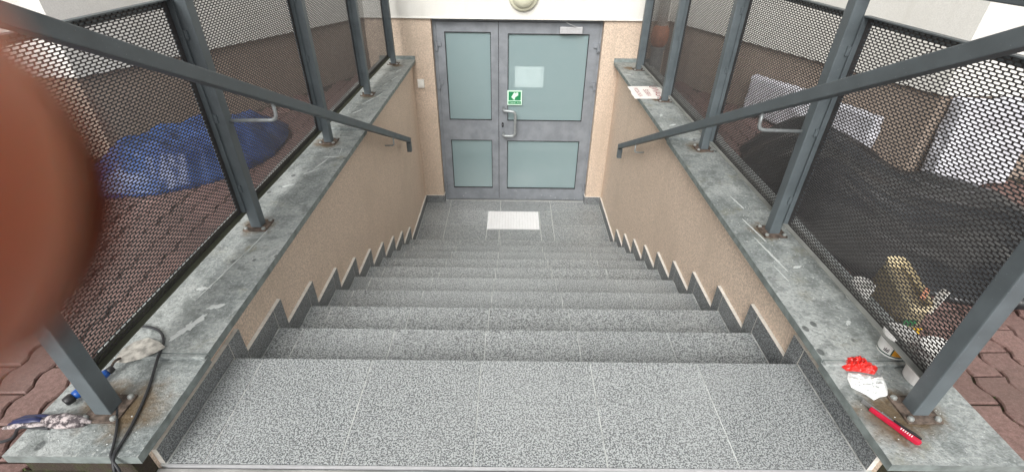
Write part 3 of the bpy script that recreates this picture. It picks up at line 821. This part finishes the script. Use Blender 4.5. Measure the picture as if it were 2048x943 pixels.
# ------------------------------------------------------------------ things left lying about
def cloth_mat(name, c0, c1, rough=.35, nscale=5, bump=.35):
    t = NT(name); p = t.pos(); n = t.noise(p, nscale, 5, .6)
    t.pr(t.mix(t.ramp(n, .3, .7), c0, c1), rough, 0, t.bump(t.noise(p, nscale * 3, 4, .65), bump, .012)); return t.m
M['bluetarp'] = cloth_mat('blue_tarpaulin', (.016, .040, .15, 1), (.032, .078, .235, 1), .42)
M['darktarp'] = cloth_mat('dark_grey_tarpaulin', (.012, .014, .016, 1), (.028, .031, .034, 1), .30)
M['paleboard'] = plain('pale_lavender_board', (.58, .59, .645), .7, 0, .15, 7)
def crumpled(name, outline, H, mat, seed, ridge=.5, freq=3.2, fine=1.0, an=None, rings=56, segs=190, flat=.55):
    cx = sum(p[0] for p in outline) / len(outline); cy = sum(p[1] for p in outline) / len(outline)
    # closed smooth outline
    n = len(outline); pts = []
    for k in range(segs):
        t = k / segs * n; i = int(t); f = t - i
        p0, p1, p2, p3 = [Vector(outline[(i + d) % n]) for d in (-1, 0, 1, 2)]
        pts.append(.5 * ((2 * p1) + (-p0 + p2) * f + (2 * p0 - 5 * p1 + 4 * p2 - p3) * f * f + (-p0 + 3 * p1 - 3 * p2 + p3) * f ** 3))
    mb = MB(); mb.v.append((cx, cy, ZG + H)); 
    def hgt(x, y, r):
        e = max(0.0, 1 - max(0.0, (r - flat) / (1 - flat)) ** 1.7)
        v = Vector((x * freq, y * freq, seed))
        if an: v = Vector(((x * cos(an) + y * sin(an)) * freq * .45, (-x * sin(an) + y * cos(an)) * freq * 1.7, seed))
        rd = 1 - abs(mnoise.noise(v)) * 2; rd2 = 1 - abs(mnoise.noise(v * 2.3 + Vector((7, 1, 3)))) * 2
        rd3 = 1 - abs(mnoise.noise(v * 5.1)) * 2
        big = .72 + .5 * mnoise.noise(Vector((x * 1.3, y * 1.3, seed + 4)))
        h = H * big * e + (ridge * .055 * rd + ridge * .034 * rd2 * (.5 + .5 * fine) + ridge * .016 * rd3 * fine) * (.35 + .65 * e)
        return ZG + max(.004 + .02 * max(0, rd2) * (r > .9), h) 
    for r in range(1, rings + 1):
        q = r / rings
        for k in range(segs):
            wob = 1 + .05 * mnoise.noise(Vector((k * .23, q * 2, seed))) * q
            x = cx + (pts[k].x - cx) * q * wob; y = cy + (pts[k].y - cy) * q * wob
            mb.v.append((x, y, hgt(x, y, q)))
    mb.v[0] = (cx, cy, hgt(cx, cy, 0))
    idx = lambda r, k: 1 + (r - 1) * segs + k % segs
    for k in range(segs): mb.f.append((0, idx(1, k), idx(1, k + 1))); mb.mi.append(0)
    for r in range(1, rings):
        for k in range(segs): mb.f.append((idx(r, k), idx(r + 1, k), idx(r + 1, k + 1), idx(r, k + 1))); mb.mi.append(0)
    # turned-under hem
    b = len(mb.v)
    for k in range(segs):
        x, y, z = mb.v[idx(rings, k)]; mb.v.append((x + (cx - x) * .03, y + (cy - y) * .03, ZG - .006))
    for k in range(segs): mb.f.append((idx(rings, k), b + k, b + (k + 1) % segs, idx(rings, k + 1))); mb.mi.append(0)
    return mb.build(name, mat, smooth=True)
bt = crumpled('blue_tarp', [(-2.50, 1.02), (-2.05, 1.06), (-1.80, 1.17), (-1.60, 1.42), (-1.54, 1.75), (-1.66, 2.12), (-1.90, 2.20), (-2.15, 1.98), (-2.42, 1.62)], .14, 'bluetarp', 2.2, 1.2, 3.0, .6)
tag(bt, 'crumpled blue tarpaulin lying on the paving behind the left railing', 'tarp')
dt = crumpled('dark_tarp', [(1.50, .42), (1.46, .95), (1.49, 1.62), (1.68, 1.90), (1.95, 1.84), (2.16, 1.62), (2.30, 1.36), (2.52, 1.22), (2.62, .88), (2.46, .50), (2.18, .24), (1.80, .26)], .27, 'darktarp', 8.3, 1.25, 1.9, .15, -.9)
tag(dt, 'dark grey tarpaulin draped over a heap behind the right railing', 'tarp')
# pale boards leaning by the right wing wall
def wrapped_pack(name, lx, ly, lz, seed):
    bm = bmesh.new(); bmesh.ops.create_cube(bm, size=1)
    bmesh.ops.scale(bm, vec=(lx, ly, lz), verts=bm.verts)
    bmesh.ops.bevel(bm, geom=list(bm.edges), offset=.018, segments=2, affect='EDGES', profile=.5)
    bmesh.ops.subdivide_edges(bm, edges=list(bm.edges), cuts=5, use_grid_fill=True)
    for v in bm.verts:
        q = v.co * 7 + Vector((seed, 0, 0))
        d = .020 * (1 - 2 * abs(mnoise.noise(q))) + .010 * mnoise.noise(q * 3)
        v.co += v.co.normalized() * d
    zmin = min(v.co.z for v in bm.verts)
    for v in bm.verts: v.co.z -= zmin
    me = bpy.data.meshes.new(name); bm.to_mesh(me); bm.free(); me.materials.append(M['paleboard'])
    o = bpy.data.objects.new(name, me); COL.objects.link(o); return o
bo = wrapped_pack('wrapped_pack', .44, .10, .47, 1.3); bo.location = (2.69, 1.345, ZG); bo.rotation_euler = (radians(-5), 0, 0)
tag(bo, 'pale plastic wrapped pack leaning on the wall at the right edge of the photo', 'pack')
wd = Vector((CORN_R[1][0] - CORN_R[0][0], CORN_R[1][1] - CORN_R[0][1], 0)).normalized(); wn_ = Vector((wd.y, -wd.x, 0)); wn_ = wn_ if wn_.x < 0 else -wn_
mid = Vector((CORN_R[0][0], CORN_R[0][1], 0)).lerp(Vector((CORN_R[1][0], CORN_R[1][1], 0)), .70) + wn_ * .05
b2 = wrapped_pack('wrapped_pack', 1.04, .07, .28, 5.1); b2.location = (mid.x, mid.y, ZG); b2.rotation_euler = (0, 0, math.atan2(wd.y, wd.x))
tag(b2, 'low pale wrapped pack lying along the plinth behind the dark tarpaulin', 'pack')
# downpipe in the corner right of the door
M['pipegrey'] = plain('grey_pipe', (.23, .24, .24), .6); M['pipeorange'] = plain('orange_clay_collar', (.42, .17, .095), .7)
dp = tag(empty('downpipe', (1.42, 3.67, ZG)), 'grey downpipe with a round orange collar in the corner right of the door', 'downpipe')
MB().lathe([(.060, 0), (.060, .26), (.070, .262), (.070, .285)], 24).build('lower_pipe', 'pipegrey', dp, smooth=False)
MB().lathe([(.052, .286), (.078, .32), (.086, .385), (.078, .45), (.055, .475)], 24).build('collar', 'pipeorange', dp, smooth=True)
MB().lathe([(.045, .476), (.045, 3.9)], 20).build('upper_pipe', 'whiteplastic', dp, smooth=True)

# cardboard notice lying on the right coping
M['card'] = plain('off_white_card', (.80, .775, .745), .85, 0, .05, 30); M['redpaint'] = plain('dark_red_paint', (.27, .018, .03), .7, 0, .3, 90)
zc_ = .183
cs = tag(empty('cardboard_notice', (1.118, 2.735, zc_)), 'white card notice with dark red hand lettering lying on the right coping', 'notice')
cp = [(-.13, .165), (.07, .175), (.078, .155), (.172, .155), (.150, -.160), (-.135, -.165), (-.138, -.05), (-.128, .03)]
MB().prism(cp, .001, .005).build('card', 'card', cs)
for body, x, sz, yy in (('UWAGA!', .085, .090, 0), ('ŚLISKA', .0, .058, -.01), ('PODŁOGA', -.075, .050, 0)):
    o = bpy.data.objects.new('lettering', text_mesh(body, sz, 'redpaint', 'lettering')); COL.objects.link(o); o.parent = cs
    o.location = (x, yy, .0056); o.rotation_euler = (0, 0, radians(-90))

# --- right coping, near end
M['redplastic'] = plain('crimson_plastic', (.50, .012, .045), .32, 0, .1); M['redfoil'] = plain('red_foil', (.62, .02, .015), .3, 0, .15, 60, .6, 90, .006)
def clear_bag():
    t = NT('thin_white_plastic'); p = t.pos(); n = t.noise(p, 45, 4, .6)
    t.pr(t.mix(t.ramp(n, .4, .6), (.62, .65, .65, 1), (.90, .91, .90, 1)), .3, 0, t.bump(t.noise(p, 60, 4), .7, .008)); return t.m
M['bag'] = clear_bag()
ZC = .1465
def lump(name, outline, H, mat, seed, frq=30, rings=9, sub=4):
    cx = sum(p[0] for p in outline) / len(outline); cy = sum(p[1] for p in outline) / len(outline)
    n = len(outline); segs = n * sub; mb = MB(); pts = []
    for k in range(segs):
        i, f = divmod(k, sub); f /= sub; a, b_ = outline[i], outline[(i + 1) % n]; pts.append((a[0] + (b_[0] - a[0]) * f, a[1] + (b_[1] - a[1]) * f))
    def h(x, y, q):
        v = Vector((x * frq, y * frq, seed)); return ZC + .0015 + max(0, H * (1 - q ** 2.5) * (.55 + 1.3 * abs(mnoise.noise(v)) + .7 * abs(mnoise.noise(v * 2.4))) + .002 * mnoise.noise(v * 3))
    mb.v.append((cx, cy, h(cx, cy, 0)))
    for r in range(1, rings + 1):
        q = r / rings
        for x0, y0 in pts: x = cx + (x0 - cx) * q; y = cy + (y0 - cy) * q; mb.v.append((x, y, h(x, y, q) if r < rings else ZC + .0008))
    I = lambda r, k: 1 + (r - 1) * segs + k % segs
    for k in range(segs): mb.f.append((0, I(1, k), I(1, k + 1))); mb.mi.append(0)
    for r in range(1, rings):
        for k in range(segs): mb.f.append((I(r, k), I(r + 1, k), I(r + 1, k + 1), I(r, k + 1))); mb.mi.append(0)
    return mb.build(name, mat, smooth=False)
tag(lump('red_wrapper', [(1.1, -.118), (1.121, -.101), (1.144, -.107), (1.165, -.097), (1.18, -.108), (1.186, -.126), (1.204, -.149), (1.186, -.165), (1.175, -.174), (1.153, -.168), (1.127, -.162), (1.094, -.160), (1.087, -.144)], .020, 'redfoil', 3.3, 90),
    'scrunched red foil wrapper on the near right coping', 'wrapper')
tag(lump('plastic_bag', [(1.096, -.166), (1.130, -.170), (1.172, -.182), (1.196, -.184), (1.190, -.21), (1.181, -.229), (1.166, -.256), (1.135, -.262), (1.111, -.273), (1.097, -.251), (1.07, -.225), (1.078, -.19)], .014, 'bag', 6.1, 46),
    'torn white plastic bag below the red wrapper on the right coping', 'bag')
# utility knife
kd = Vector((1.148 - 1.064, -.420 + .278, 0)); kn = tag(empty('utility_knife', (1.064, -.278, ZC), math.atan2(kd.y, kd.x)), 'red and black snap-off utility knife on the near right coping', 'knife')
KL = kd.length
kb = [(.030, -.0105), (.10, -.012), (.135, -.0145), (.158, -.0135), (.165, -.004), (.160, .003), (.145, .002), (.125, -.0005), (.030, -.0015)]
kb = [(x * KL / .165, y) for x, y in kb]
MB().prism(kb, .001, .014).build('knife_body', 'redplastic', kn, bevel=.002)
MB().box(.004, .138, -.001, .0050, .003, .0125).build('blade_channel', 'steelbright', kn)
MB().prism([(0, .000), (.03, -.002), (.03, .006), (.006, .006)], .006, .0072).build('blade', 'steelbright', kn)
sl_ = MB()
for i in range(11): sl_.box(.058 + i * .0068, .0616 + i * .0068, .0051, .0080, .003, .0128)
sl_.build('ratchet_teeth', 'steel', kn)
MB().prism([(.088, .0055), (.118, .0065), (.140, .0105), (.158, .0085), (.160, .0035), (.140, .001), (.110, .0), (.090, .0)], .0128, .0172).build('slider', 'black', kn, bevel=.001)
for i in range(6): MB().box(.112 + i * .0055, .114 + i * .0055, -.0105, -.003, .0141, .0152).build('grip_rib', 'paper', kn)

M['bucketw'] = plain('white_bucket_plastic', (.80, .80, .78), .4, 0, .05, 20)
def bucket(name, x, y, z, r, h, label):
    e = tag(empty(name, (x, y, z)), label, 'bucket')
    MB().lathe([(r * .88, 0), (r * .98, h * .80), (r * 1.05, h * .81), (r * 1.05, h * .88), (r, h * .89), (r, h), (r * .93, h), (r * .93, h * .9), (r * .82, .006), (.002, .006)], 36).build('bucket_body', 'bucketw', e, bevel=0, smooth=False)
    MB().tube([(r * 1.05 * cos(a), r * 1.05 * sin(a), h * .84 - .02 * sin(a)) for a in [pi * k / 14 for k in range(15)]], .0014, 6).build('bucket_handle', 'steelbright', e)
    return e
bucket('bucket', 1.318, -.192, .147, .060, .135, 'dirty white bucket beside the near right post')
bucket('bucket', 1.330, .188, .150, .038, .085, 'small white bucket beside the yellow sack behind the right railing')
# labelled tub
tub = tag(empty('tub', (1.286, -.080, .1495)), 'small white tub with black print, green band and orange patch on the right coping', 'tub')
M['tubgreen'] = plain('dark_green_band', (.01, .055, .045), .4); M['tuborange'] = plain('orange_patch', (.62, .27, .01), .4); M['ink'] = plain('dark_ink', (.03, .025, .03), .5)
def shell(r0, z0, r1, z1, a0, a1, n=14, t=.0006):
    mb = MB()
    for i in range(n):
        u, v = a0 + (a1 - a0) * i / n, a0 + (a1 - a0) * (i + 1) / n
        mb.quad([(r0 * cos(u), r0 * sin(u), z0), (r0 * cos(v), r0 * sin(v), z0), (r1 * cos(v), r1 * sin(v), z1), (r1 * cos(u), r1 * sin(u), z1)])
    return mb
MB().lathe([(.040, 0), (.045, .078), (.049, .079), (.049, .092), (.002, .093)], 36).build('tub_body', 'bucketw', tub)
MB().lathe([(.0411, .014), (.0414, .019)], 36).build('green_band', 'tubgreen', tub)
shell(.0416, .020, .0449, .070, radians(233), radians(280)).build('orange_patch', 'tuborange', tub)
shell(.04155, .020, .0450, .072, radians(228), radians(233), 3).build('dark_stripe', 'tubgreen', tub)
for i in range(4): shell(.0419 + i * .0002, .026 + i * .0056, .0421 + i * .0002, .030 + i * .0056, radians(196), radians(218), 5).build('printed_line', 'ink', tub)
# paper sack of adhesive leaning between coping and tarp
sk_t = NT('shaded_sack_paper'); o_ = sk_t.obj(); sx_ = sk_t.n('ShaderNodeSeparateXYZ'); sk_t.l(o_, sx_.inputs[0])
c_ = sk_t.mix(sk_t.noise(o_, 30, 4), (.20, .165, .095, 1), (.27, .225, .14, 1)); sk_t.pr(c_, .75, 0, sk_t.bump(sk_t.noise(o_, 22, 4), .5, .01)); M['sack'] = sk_t.m  # brown darkened so the sack face carries its shade in the colour
M['sackcreamlit'] = plain('lit_cream_sack_paper', (.72, .62, .40), .7); M['sackyellow'] = plain('yellow_sack_print', (.66, .40, .02), .6); M['sackgreen'] = plain('green_sack_print', (.02, .15, .05), .6)  # cream rim paper is pale to paint in the lit top edge
sack = tag(empty('paper_sack', (1.482, .190, ZG), radians(0)), 'open paper sack with yellow and green print behind the right railing', 'sack')
def sack_body():
    mb = MB(); n = 28; prof_ = [(0, .92), (.025, .98), (.075, 1.0), (.125, .96), (.155, .92), (.182, .95)]
    for z, q in prof_:
        for k in range(n):
            a = 2 * pi * k / n; ca, sa = cos(a), sin(a)
            ex = math.copysign(abs(ca) ** .45, ca) * .055 * q; ey = math.copysign(abs(sa) ** .45, sa) * .155 * q
            w_ = .006 * mnoise.noise(Vector((ex * 30, ey * 14, z * 18)))
            # the near end stands lower than the far end
            zz = z * (1 + .22 * (ey / .155)) 
            mb.v.append((ex + w_ + z * .10, ey + w_, zz))
    P = len(prof_)
    for i in range(P - 1):
        for k in range(n): k2 = (k + 1) % n; mb.f.append((i * n + k, i * n + k2, (i + 1) * n + k2, (i + 1) * n + k)); mb.mi.append(0 if i < P - 2 else 1)
    mb.f.append(tuple(reversed(range(n)))); mb.mi.append(0)
    # open mouth: inner lining and contents
    b = len(mb.v)
    for k in range(n):
        x, y, z = mb.v[(P - 1) * n + k]; mb.v.append((x * .93 + .002, y * .965, z - .05))
    for k in range(n): k2 = (k + 1) % n; mb.f.append(((P - 1) * n + k, (P - 1) * n + k2, b + k2, b + k)); mb.mi.append(1)
    mb.f.append(tuple(b + k for k in range(n))); mb.mi.append(2)
    return mb
sack.scale = (.85, .72, .95)
so = sack_body().build('sack_body', ['sack', 'sackcreamlit', 'sack'], sack, smooth=False)
MB().prism([(-.050, -.1655), (.052, -.1655), (.052, -.1630), (-.050, -.1630)], .012, .042).build('yellow_print', 'sackyellow', sack)
MB().prism([(-.050, -.1655), (.010, -.1655), (.010, -.1630), (-.050, -.1630)], .055, .085).build('green_print', 'sackgreen', sack)
fl = MB(); fl.bar((.05, -.140, .105), (.095, -.115, .205), .045, .003, (1, 0, 0)); fl.build('torn_flap', 'bucketw', sack)
MB().bar((.030, -.100, .150), (.060, -.065, .180), .02, .004, (0, 0, 1)).build('orange_tab', 'pipeorange', sack)

# --- left coping, near end
ZC = .146
M['blade'] = plain('mortar_caked_steel', (.36, .35, .32), .5, .25, .45, 38, .25, 120, .002)
M['bluegrip'] = plain('blue_grip', (.008, .075, .33), .35, 0, .1)
tw = tag(empty('trowel', (-1.24, -.16, ZC)), 'pointed trowel with blue and black handle behind the near left post', 'trowel')
bl = [(-1.279, -.163), (-1.288, -.117), (-1.267, -.081), (-1.228, -.064), (-1.178, -.084), (-1.144, -.106), (-1.167, -.132), (-1.202, -.154), (-1.242, -.167)]
tb = MB().prism([(x + 1.24, y + .16) for x, y in bl], .012, .0145).build('blade', 'blade', tw, bevel=.0006); tb.rotation_euler = (radians(4), radians(-3), 0)
tw_p = lambda x, y, z: (x + 1.24, y + .16, z - ZC)
MB().tube(arc([tw_p(-1.27, -.150, .160), tw_p(-1.262, -.176, .176), tw_p(-1.253, -.205, .176)], .012), .004, 8).build('tang', 'rust', tw, smooth=True)
def htube(a, b_, r0, r1, mat, nm): MB().tube([tw_p(*(Vector(a).lerp(Vector(b_), q))) for q in (0, .1, .5, .9, 1)], [r0 * .8, r0, (r0 + r1) / 2 * 1.04, r1, r1 * .8], 14).build(nm, mat, tw, smooth=True)
htube((-1.249, -.200, .174), (-1.256, -.216, .172), .010, .012, 'black', 'ferrule')
htube((-1.256, -.216, .172), (-1.297, -.304, .167), .0135, .0145, 'bluegrip', 'grip')
htube((-1.297, -.304, .167), (-1.307, -.325, .165), .0148, .0135, 'black', 'end_cap')
M['cable'] = plain('black_cable_sheath', (.022, .024, .028), .5, 0, .2)
def cable(name, pts, r, label):
    # smooth through the points
    P = [Vector(p) for p in pts]; out = []
    for i in range(len(P) - 1):
        p0, p1, p2, p3 = P[max(i - 1, 0)], P[i], P[i + 1], P[min(i + 2, len(P) - 1)]
        for k in range(6):
            f = k / 6; out.append(.5 * ((2 * p1) + (-p0 + p2) * f + (2 * p0 - 5 * p1 + 4 * p2 - p3) * f * f + (-p0 + 3 * p1 - 3 * p2 + p3) * f ** 3))
    out.append(P[-1]); o = MB().tube(out, r, 10).build(name, 'cable', smooth=True); return tag(o, label, 'cable')
zc = .150
cable('cable', [(-1.44, -.06, .08), (-1.385, -.04, .115), (-1.345, -.024, .160), (-1.31, -.01, .164), (-1.255, -.014, .164), (-1.207, -.037, .164), (-1.171, -.081, .162), (-1.151, -.142, .160), (-1.121, -.23, .151), (-1.097, -.304, zc), (-1.076, -.387, zc), (-1.067, -.441, zc), (-1.062, -.478, zc), (-1.052, -.505, .125), (-1.05, -.53, .05), (-1.06, -.60, .008), (-1.10, -.75, .006)], .0043, 'black cable looping over the trowel blade and down the near left coping')
cable('cable', [(-1.237, -.268, .158), (-1.209, -.28, .156), (-1.179, -.301, .152), (-1.138, -.356, zc), (-1.107, -.404, zc), (-1.084, -.449, zc), (-1.066, -.482, zc), (-1.040, -.505, .12), (-1.03, -.535, .04), (-1.03, -.62, .006), (-1.06, -.75, .006)], .0036, 'thinner dark cable hanging from the foot of the near left post')
cable('cable', [(-1.62, -.43, .082), (-1.52, -.412, .083), (-1.43, -.402, .105), (-1.385, -.398, .150), (-1.345, -.396, .151), (-1.30, -.398, .151)], .0045, 'grey cable running off the left edge under the work glove')
# work glove: knitted back, dark blue dipped palm
def knit():
    t = NT('grey_knit'); p = t.pos(); n = t.noise(p, 55, 4, .65); wv = t.voro(p, 420)
    c = t.mix(t.ramp(n, .42, .60), (.06, .05, .055, 1), (.47, .42, .42, 1)); t.pr(c, .9, 0, t.bump(wv, .5, .002)); return t.m
M['knit'] = knit(); M['navy'] = plain('navy_rubber', (.012, .018, .075), .4, 0, .2)
gl = tag(empty('work_glove', (-1.31, -.382, .146)), 'crumpled work glove with grey knit and navy rubber palm on the near left coping', 'glove')
def pad(pts, r, mat, nm):
    MB().tube([(p[0] + 1.31, p[1] + .382, p[2]) for p in pts], r, 12).build(nm, mat, gl, smooth=True)
pad([(-1.335, -.380, .010), (-1.31, -.376, .014), (-1.27, -.374, .015), (-1.23, -.376, .011), (-1.196, -.378, .006)], [.006, .013, .016, .013, .004], 'knit', 'knit_cuff')
pad([(-1.31, -.392, .008), (-1.28, -.392, .010), (-1.245, -.390, .009), (-1.21, -.388, .006)], [.005, .010, .010, .005], 'knit', 'knit_fold')
pad([(-1.43, -.384, -.004), (-1.40, -.381, .007), (-1.36, -.378, .010), (-1.325, -.378, .010)], [.005, .011, .013, .008], 'navy', 'palm')
pad([(-1.425, -.374, .000), (-1.39, -.368, .008), (-1.345, -.366, .010), (-1.30, -.366, .009)], [.004, .008, .009, .006], 'navy', 'finger')
pad([(-1.44, -.392, -.006), (-1.40, -.392, .005), (-1.35, -.390, .008), (-1.31, -.388, .008)], [.004, .008, .009, .006], 'knit', 'finger')

# ------------------------------------------------------------------ the photographer's left hand and phone
def cw(x, y, z): return CAMP + rt * (x / 1000) + up * (y / 1000) + fw * (z / 1000)
def skin_mat():
    t = NT('skin'); o_ = t.pos(); n = t.noise(o_, 160, 4, .6)
    b = t.pr(t.mix(n, (.33, .105, .045, 1), (.38, .13, .06, 1)), .5, 0, t.bump(t.noise(o_, 900, 3), .2, .0004))
    b.inputs['Subsurface Weight'].default_value = 1.0
    b.inputs['Subsurface Radius'].default_value = (1.0, .30, .14); b.inputs['Subsurface Scale'].default_value = .03
    return t.m
M['skin'] = skin_mat()
M['nail'] = plain('fingernail', (.62, .40, .33), .3, 0, .05); M['sleeve'] = plain('navy_sleeve', (.02, .024, .035), .9)
M['phoneglass'] = plain('dark_phone_back', (.02, .03, .035), .2, 0, .1, 40, 0); M['lensring'] = plain('lens_ring', (.05, .05, .05), .25, .6)
hb = MB()
def finger(pts, rad):
    # round the tip by sampling a hemisphere at the first joint
    P = [Vector(p) for p in pts]; d = (P[0] - P[1]).normalized(); r0 = rad[0]
    ext = [P[0] + d * r0 * sin(a) for a in (1.5, 1.25, .95, .6, .3)]; er = [r0 * cos(a) for a in (1.5, 1.25, .95, .6, .3)]
    line = ext + P; rr_ = er + list(rad)
    # densify
    L2, R2 = [line[0]], [rr_[0]]
    for i in range(len(line) - 1):
        for k in (1, 2, 3): L2.append(line[i].lerp(line[i + 1], k / 3)); R2.append(rr_[i] + (rr_[i + 1] - rr_[i]) * k / 3)
    hb.tube([cw(*p) for p in L2], [q / 1000 for q in R2], 20)
finger([(-18.55, 1.0, 7.6), (-29, .8, 8.0), (-42, 1.4, 8.2), (-54, 2.2, 6.5), (-64, 3.0, 3.0), (-78, 4, -8), (-92, 4, -24), (-97, 0, -45)], [8.75, 8.9, 8.7, 9.2, 9.6, 9.6, 10.8, 12])
finger([(-36, -19, 6.8), (-48, -19, 7.5), (-60, -18, 5.5), (-70, -17, 1), (-84, -16, -11), (-98, -15, -27), (-101, -16, -48)], [8.2, 8.6, 8.8, 9.6, 9.8, 11, 13])
finger([(-38, -39, 6.0), (-50, -38.5, 6.5), (-62, -38, 4), (-72, -37, -2), (-86, -35, -14), (-99, -33, -30), (-102, -31, -50)], [7.8, 8.2, 8.4, 9.0, 9.4, 10.6, 13])
finger([(-47, -55, 3.5), (-56, -55, 4), (-66, -54, 1.5), (-75, -53, -5), (-86, -51, -16), (-97, -48, -33), (-101, -45, -52)], [6.8, 7.2, 7.4, 8.0, 8.4, 9.8, 13])
finger([(-38, 4, -20), (-50, 3, -22), (-62, 0, -27), (-72, -4, -34), (-84, -10, -46), (-96, -18, -62), (-104, -24, -84)], [9.0, 10, 10.2, 10.8, 12.5, 15, 17])
for y0, y1, r in ((-4, -14, 15), (-18, -22, 17), (-32, -32, 17), (-44, -40, 15)):
    hb.tube([cw(-97, y0, -28), cw(-102, y0 * .95, -45), cw(-107, (y0 + y1) / 2 - 3, -68), cw(-112, y1 - 8, -92), cw(-116, -34, -110)], [r * .0007, r * .00098, r * .001, r * .001, r * .00105], 18)
hb.tube([cw(-110, -30, -88), cw(-116, -37, -112), cw(-122, -48, -140), cw(-130, -66, -180), cw(-138, -86, -220)], [.024, .025, .0255, .028, .031], 24)
tmp = hb.build('hand', 'skin')
rm_ = tmp.modifiers.new('r', 'REMESH'); rm_.mode = 'VOXEL'; rm_.voxel_size = .0013; rm_.use_smooth_shade = True
sm_ = tmp.modifiers.new('s', 'SMOOTH'); sm_.factor = .5; sm_.iterations = 6
dg = bpy.context.evaluated_depsgraph_get(); dg.update()
hme = bpy.data.meshes.new_from_object(tmp.evaluated_get(dg)); bpy.data.objects.remove(tmp)
hme.materials.clear(); hme.materials.append(M['skin']); hme.polygons.foreach_set('use_smooth', [True] * len(hme.polygons))
hand = bpy.data.objects.new('hand', hme); COL.objects.link(hand)
tag(hand, "photographer's hand, its blurred fingertip covering the left edge of the lens", 'hand')
for fx, fy, fz, L_, W_ in ((-19, .9, 16.5, 12, 10.5), (-39, -19, 14.8, 11.5, 10), (-41, -39, 13.6, 11, 9.5), (-49, -55, 10.2, 9, 8)):
    nm = MB(); N_ = 6; rows_ = []
    for i in range(N_ + 1):
        row = []
        for j in range(N_ + 1):
            u, v = i / N_ * 2 - 1, j / N_ * 2 - 1
            row.append(len(nm.v)); nm.v.append(tuple(cw(fx + u * L_ / 2 * (1 - .12 * v * v), fy + v * W_ / 2 * (1 - .18 * max(0, u) ** 3), fz - 1.9 * v * v - .9 * max(0, u) ** 2)))
        rows_.append(row)
    for i in range(N_):
        for j in range(N_): nm.f.append((rows_[i][j], rows_[i + 1][j], rows_[i + 1][j + 1], rows_[i][j + 1])); nm.mi.append(0)
    nm.build('fingernail', 'nail', hand, smooth=True)
sv = MB().tube([cw(-126, -56, -160), cw(-131, -68, -186), cw(-145, -100, -250), cw(-165, -140, -330), cw(-185, -180, -400)], [.037, .038, .042, .047, .052], 28)
sv.f = sv.f[:-2]; sv.mi = sv.mi[:-2]
sv.build('sleeve', 'sleeve', hand, smooth=True)
ph = tag(empty('phone', cw(50, 0, -6)), 'dark smartphone held level by the hand at the camera position', 'phone')
pb = MB(); rc = 9; outl = []
for qx, qy, a0 in ((1, 1, 0), (-1, 1, 90), (-1, -1, 180), (1, -1, 270)):
    for k in range(6):
        a = radians(a0 + 18 * k); outl.append((50 + qx * (81 - rc) + rc * cos(a), qy * (38.5 - rc) + rc * sin(a)))
nP = len(outl); inv = ph.location
for zz in (-11, -2): pb.v += [tuple(cw(x, y, zz) - Vector(inv)) for x, y in outl]
pb.f = [tuple(range(nP)), tuple(range(2 * nP - 1, nP - 1, -1))] + [(i, (i + 1) % nP, nP + (i + 1) % nP, nP + i) for i in range(nP)]; pb.mi = [0] * len(pb.f)
pb.build('phone_body', 'phoneglass', ph, bevel=.0012)
lr = MB().tube([cw(0, 0, -1.9) - Vector(inv), cw(0, 0, -.8) - Vector(inv)], .006, 24).build('lens_ring', 'lensring', ph)
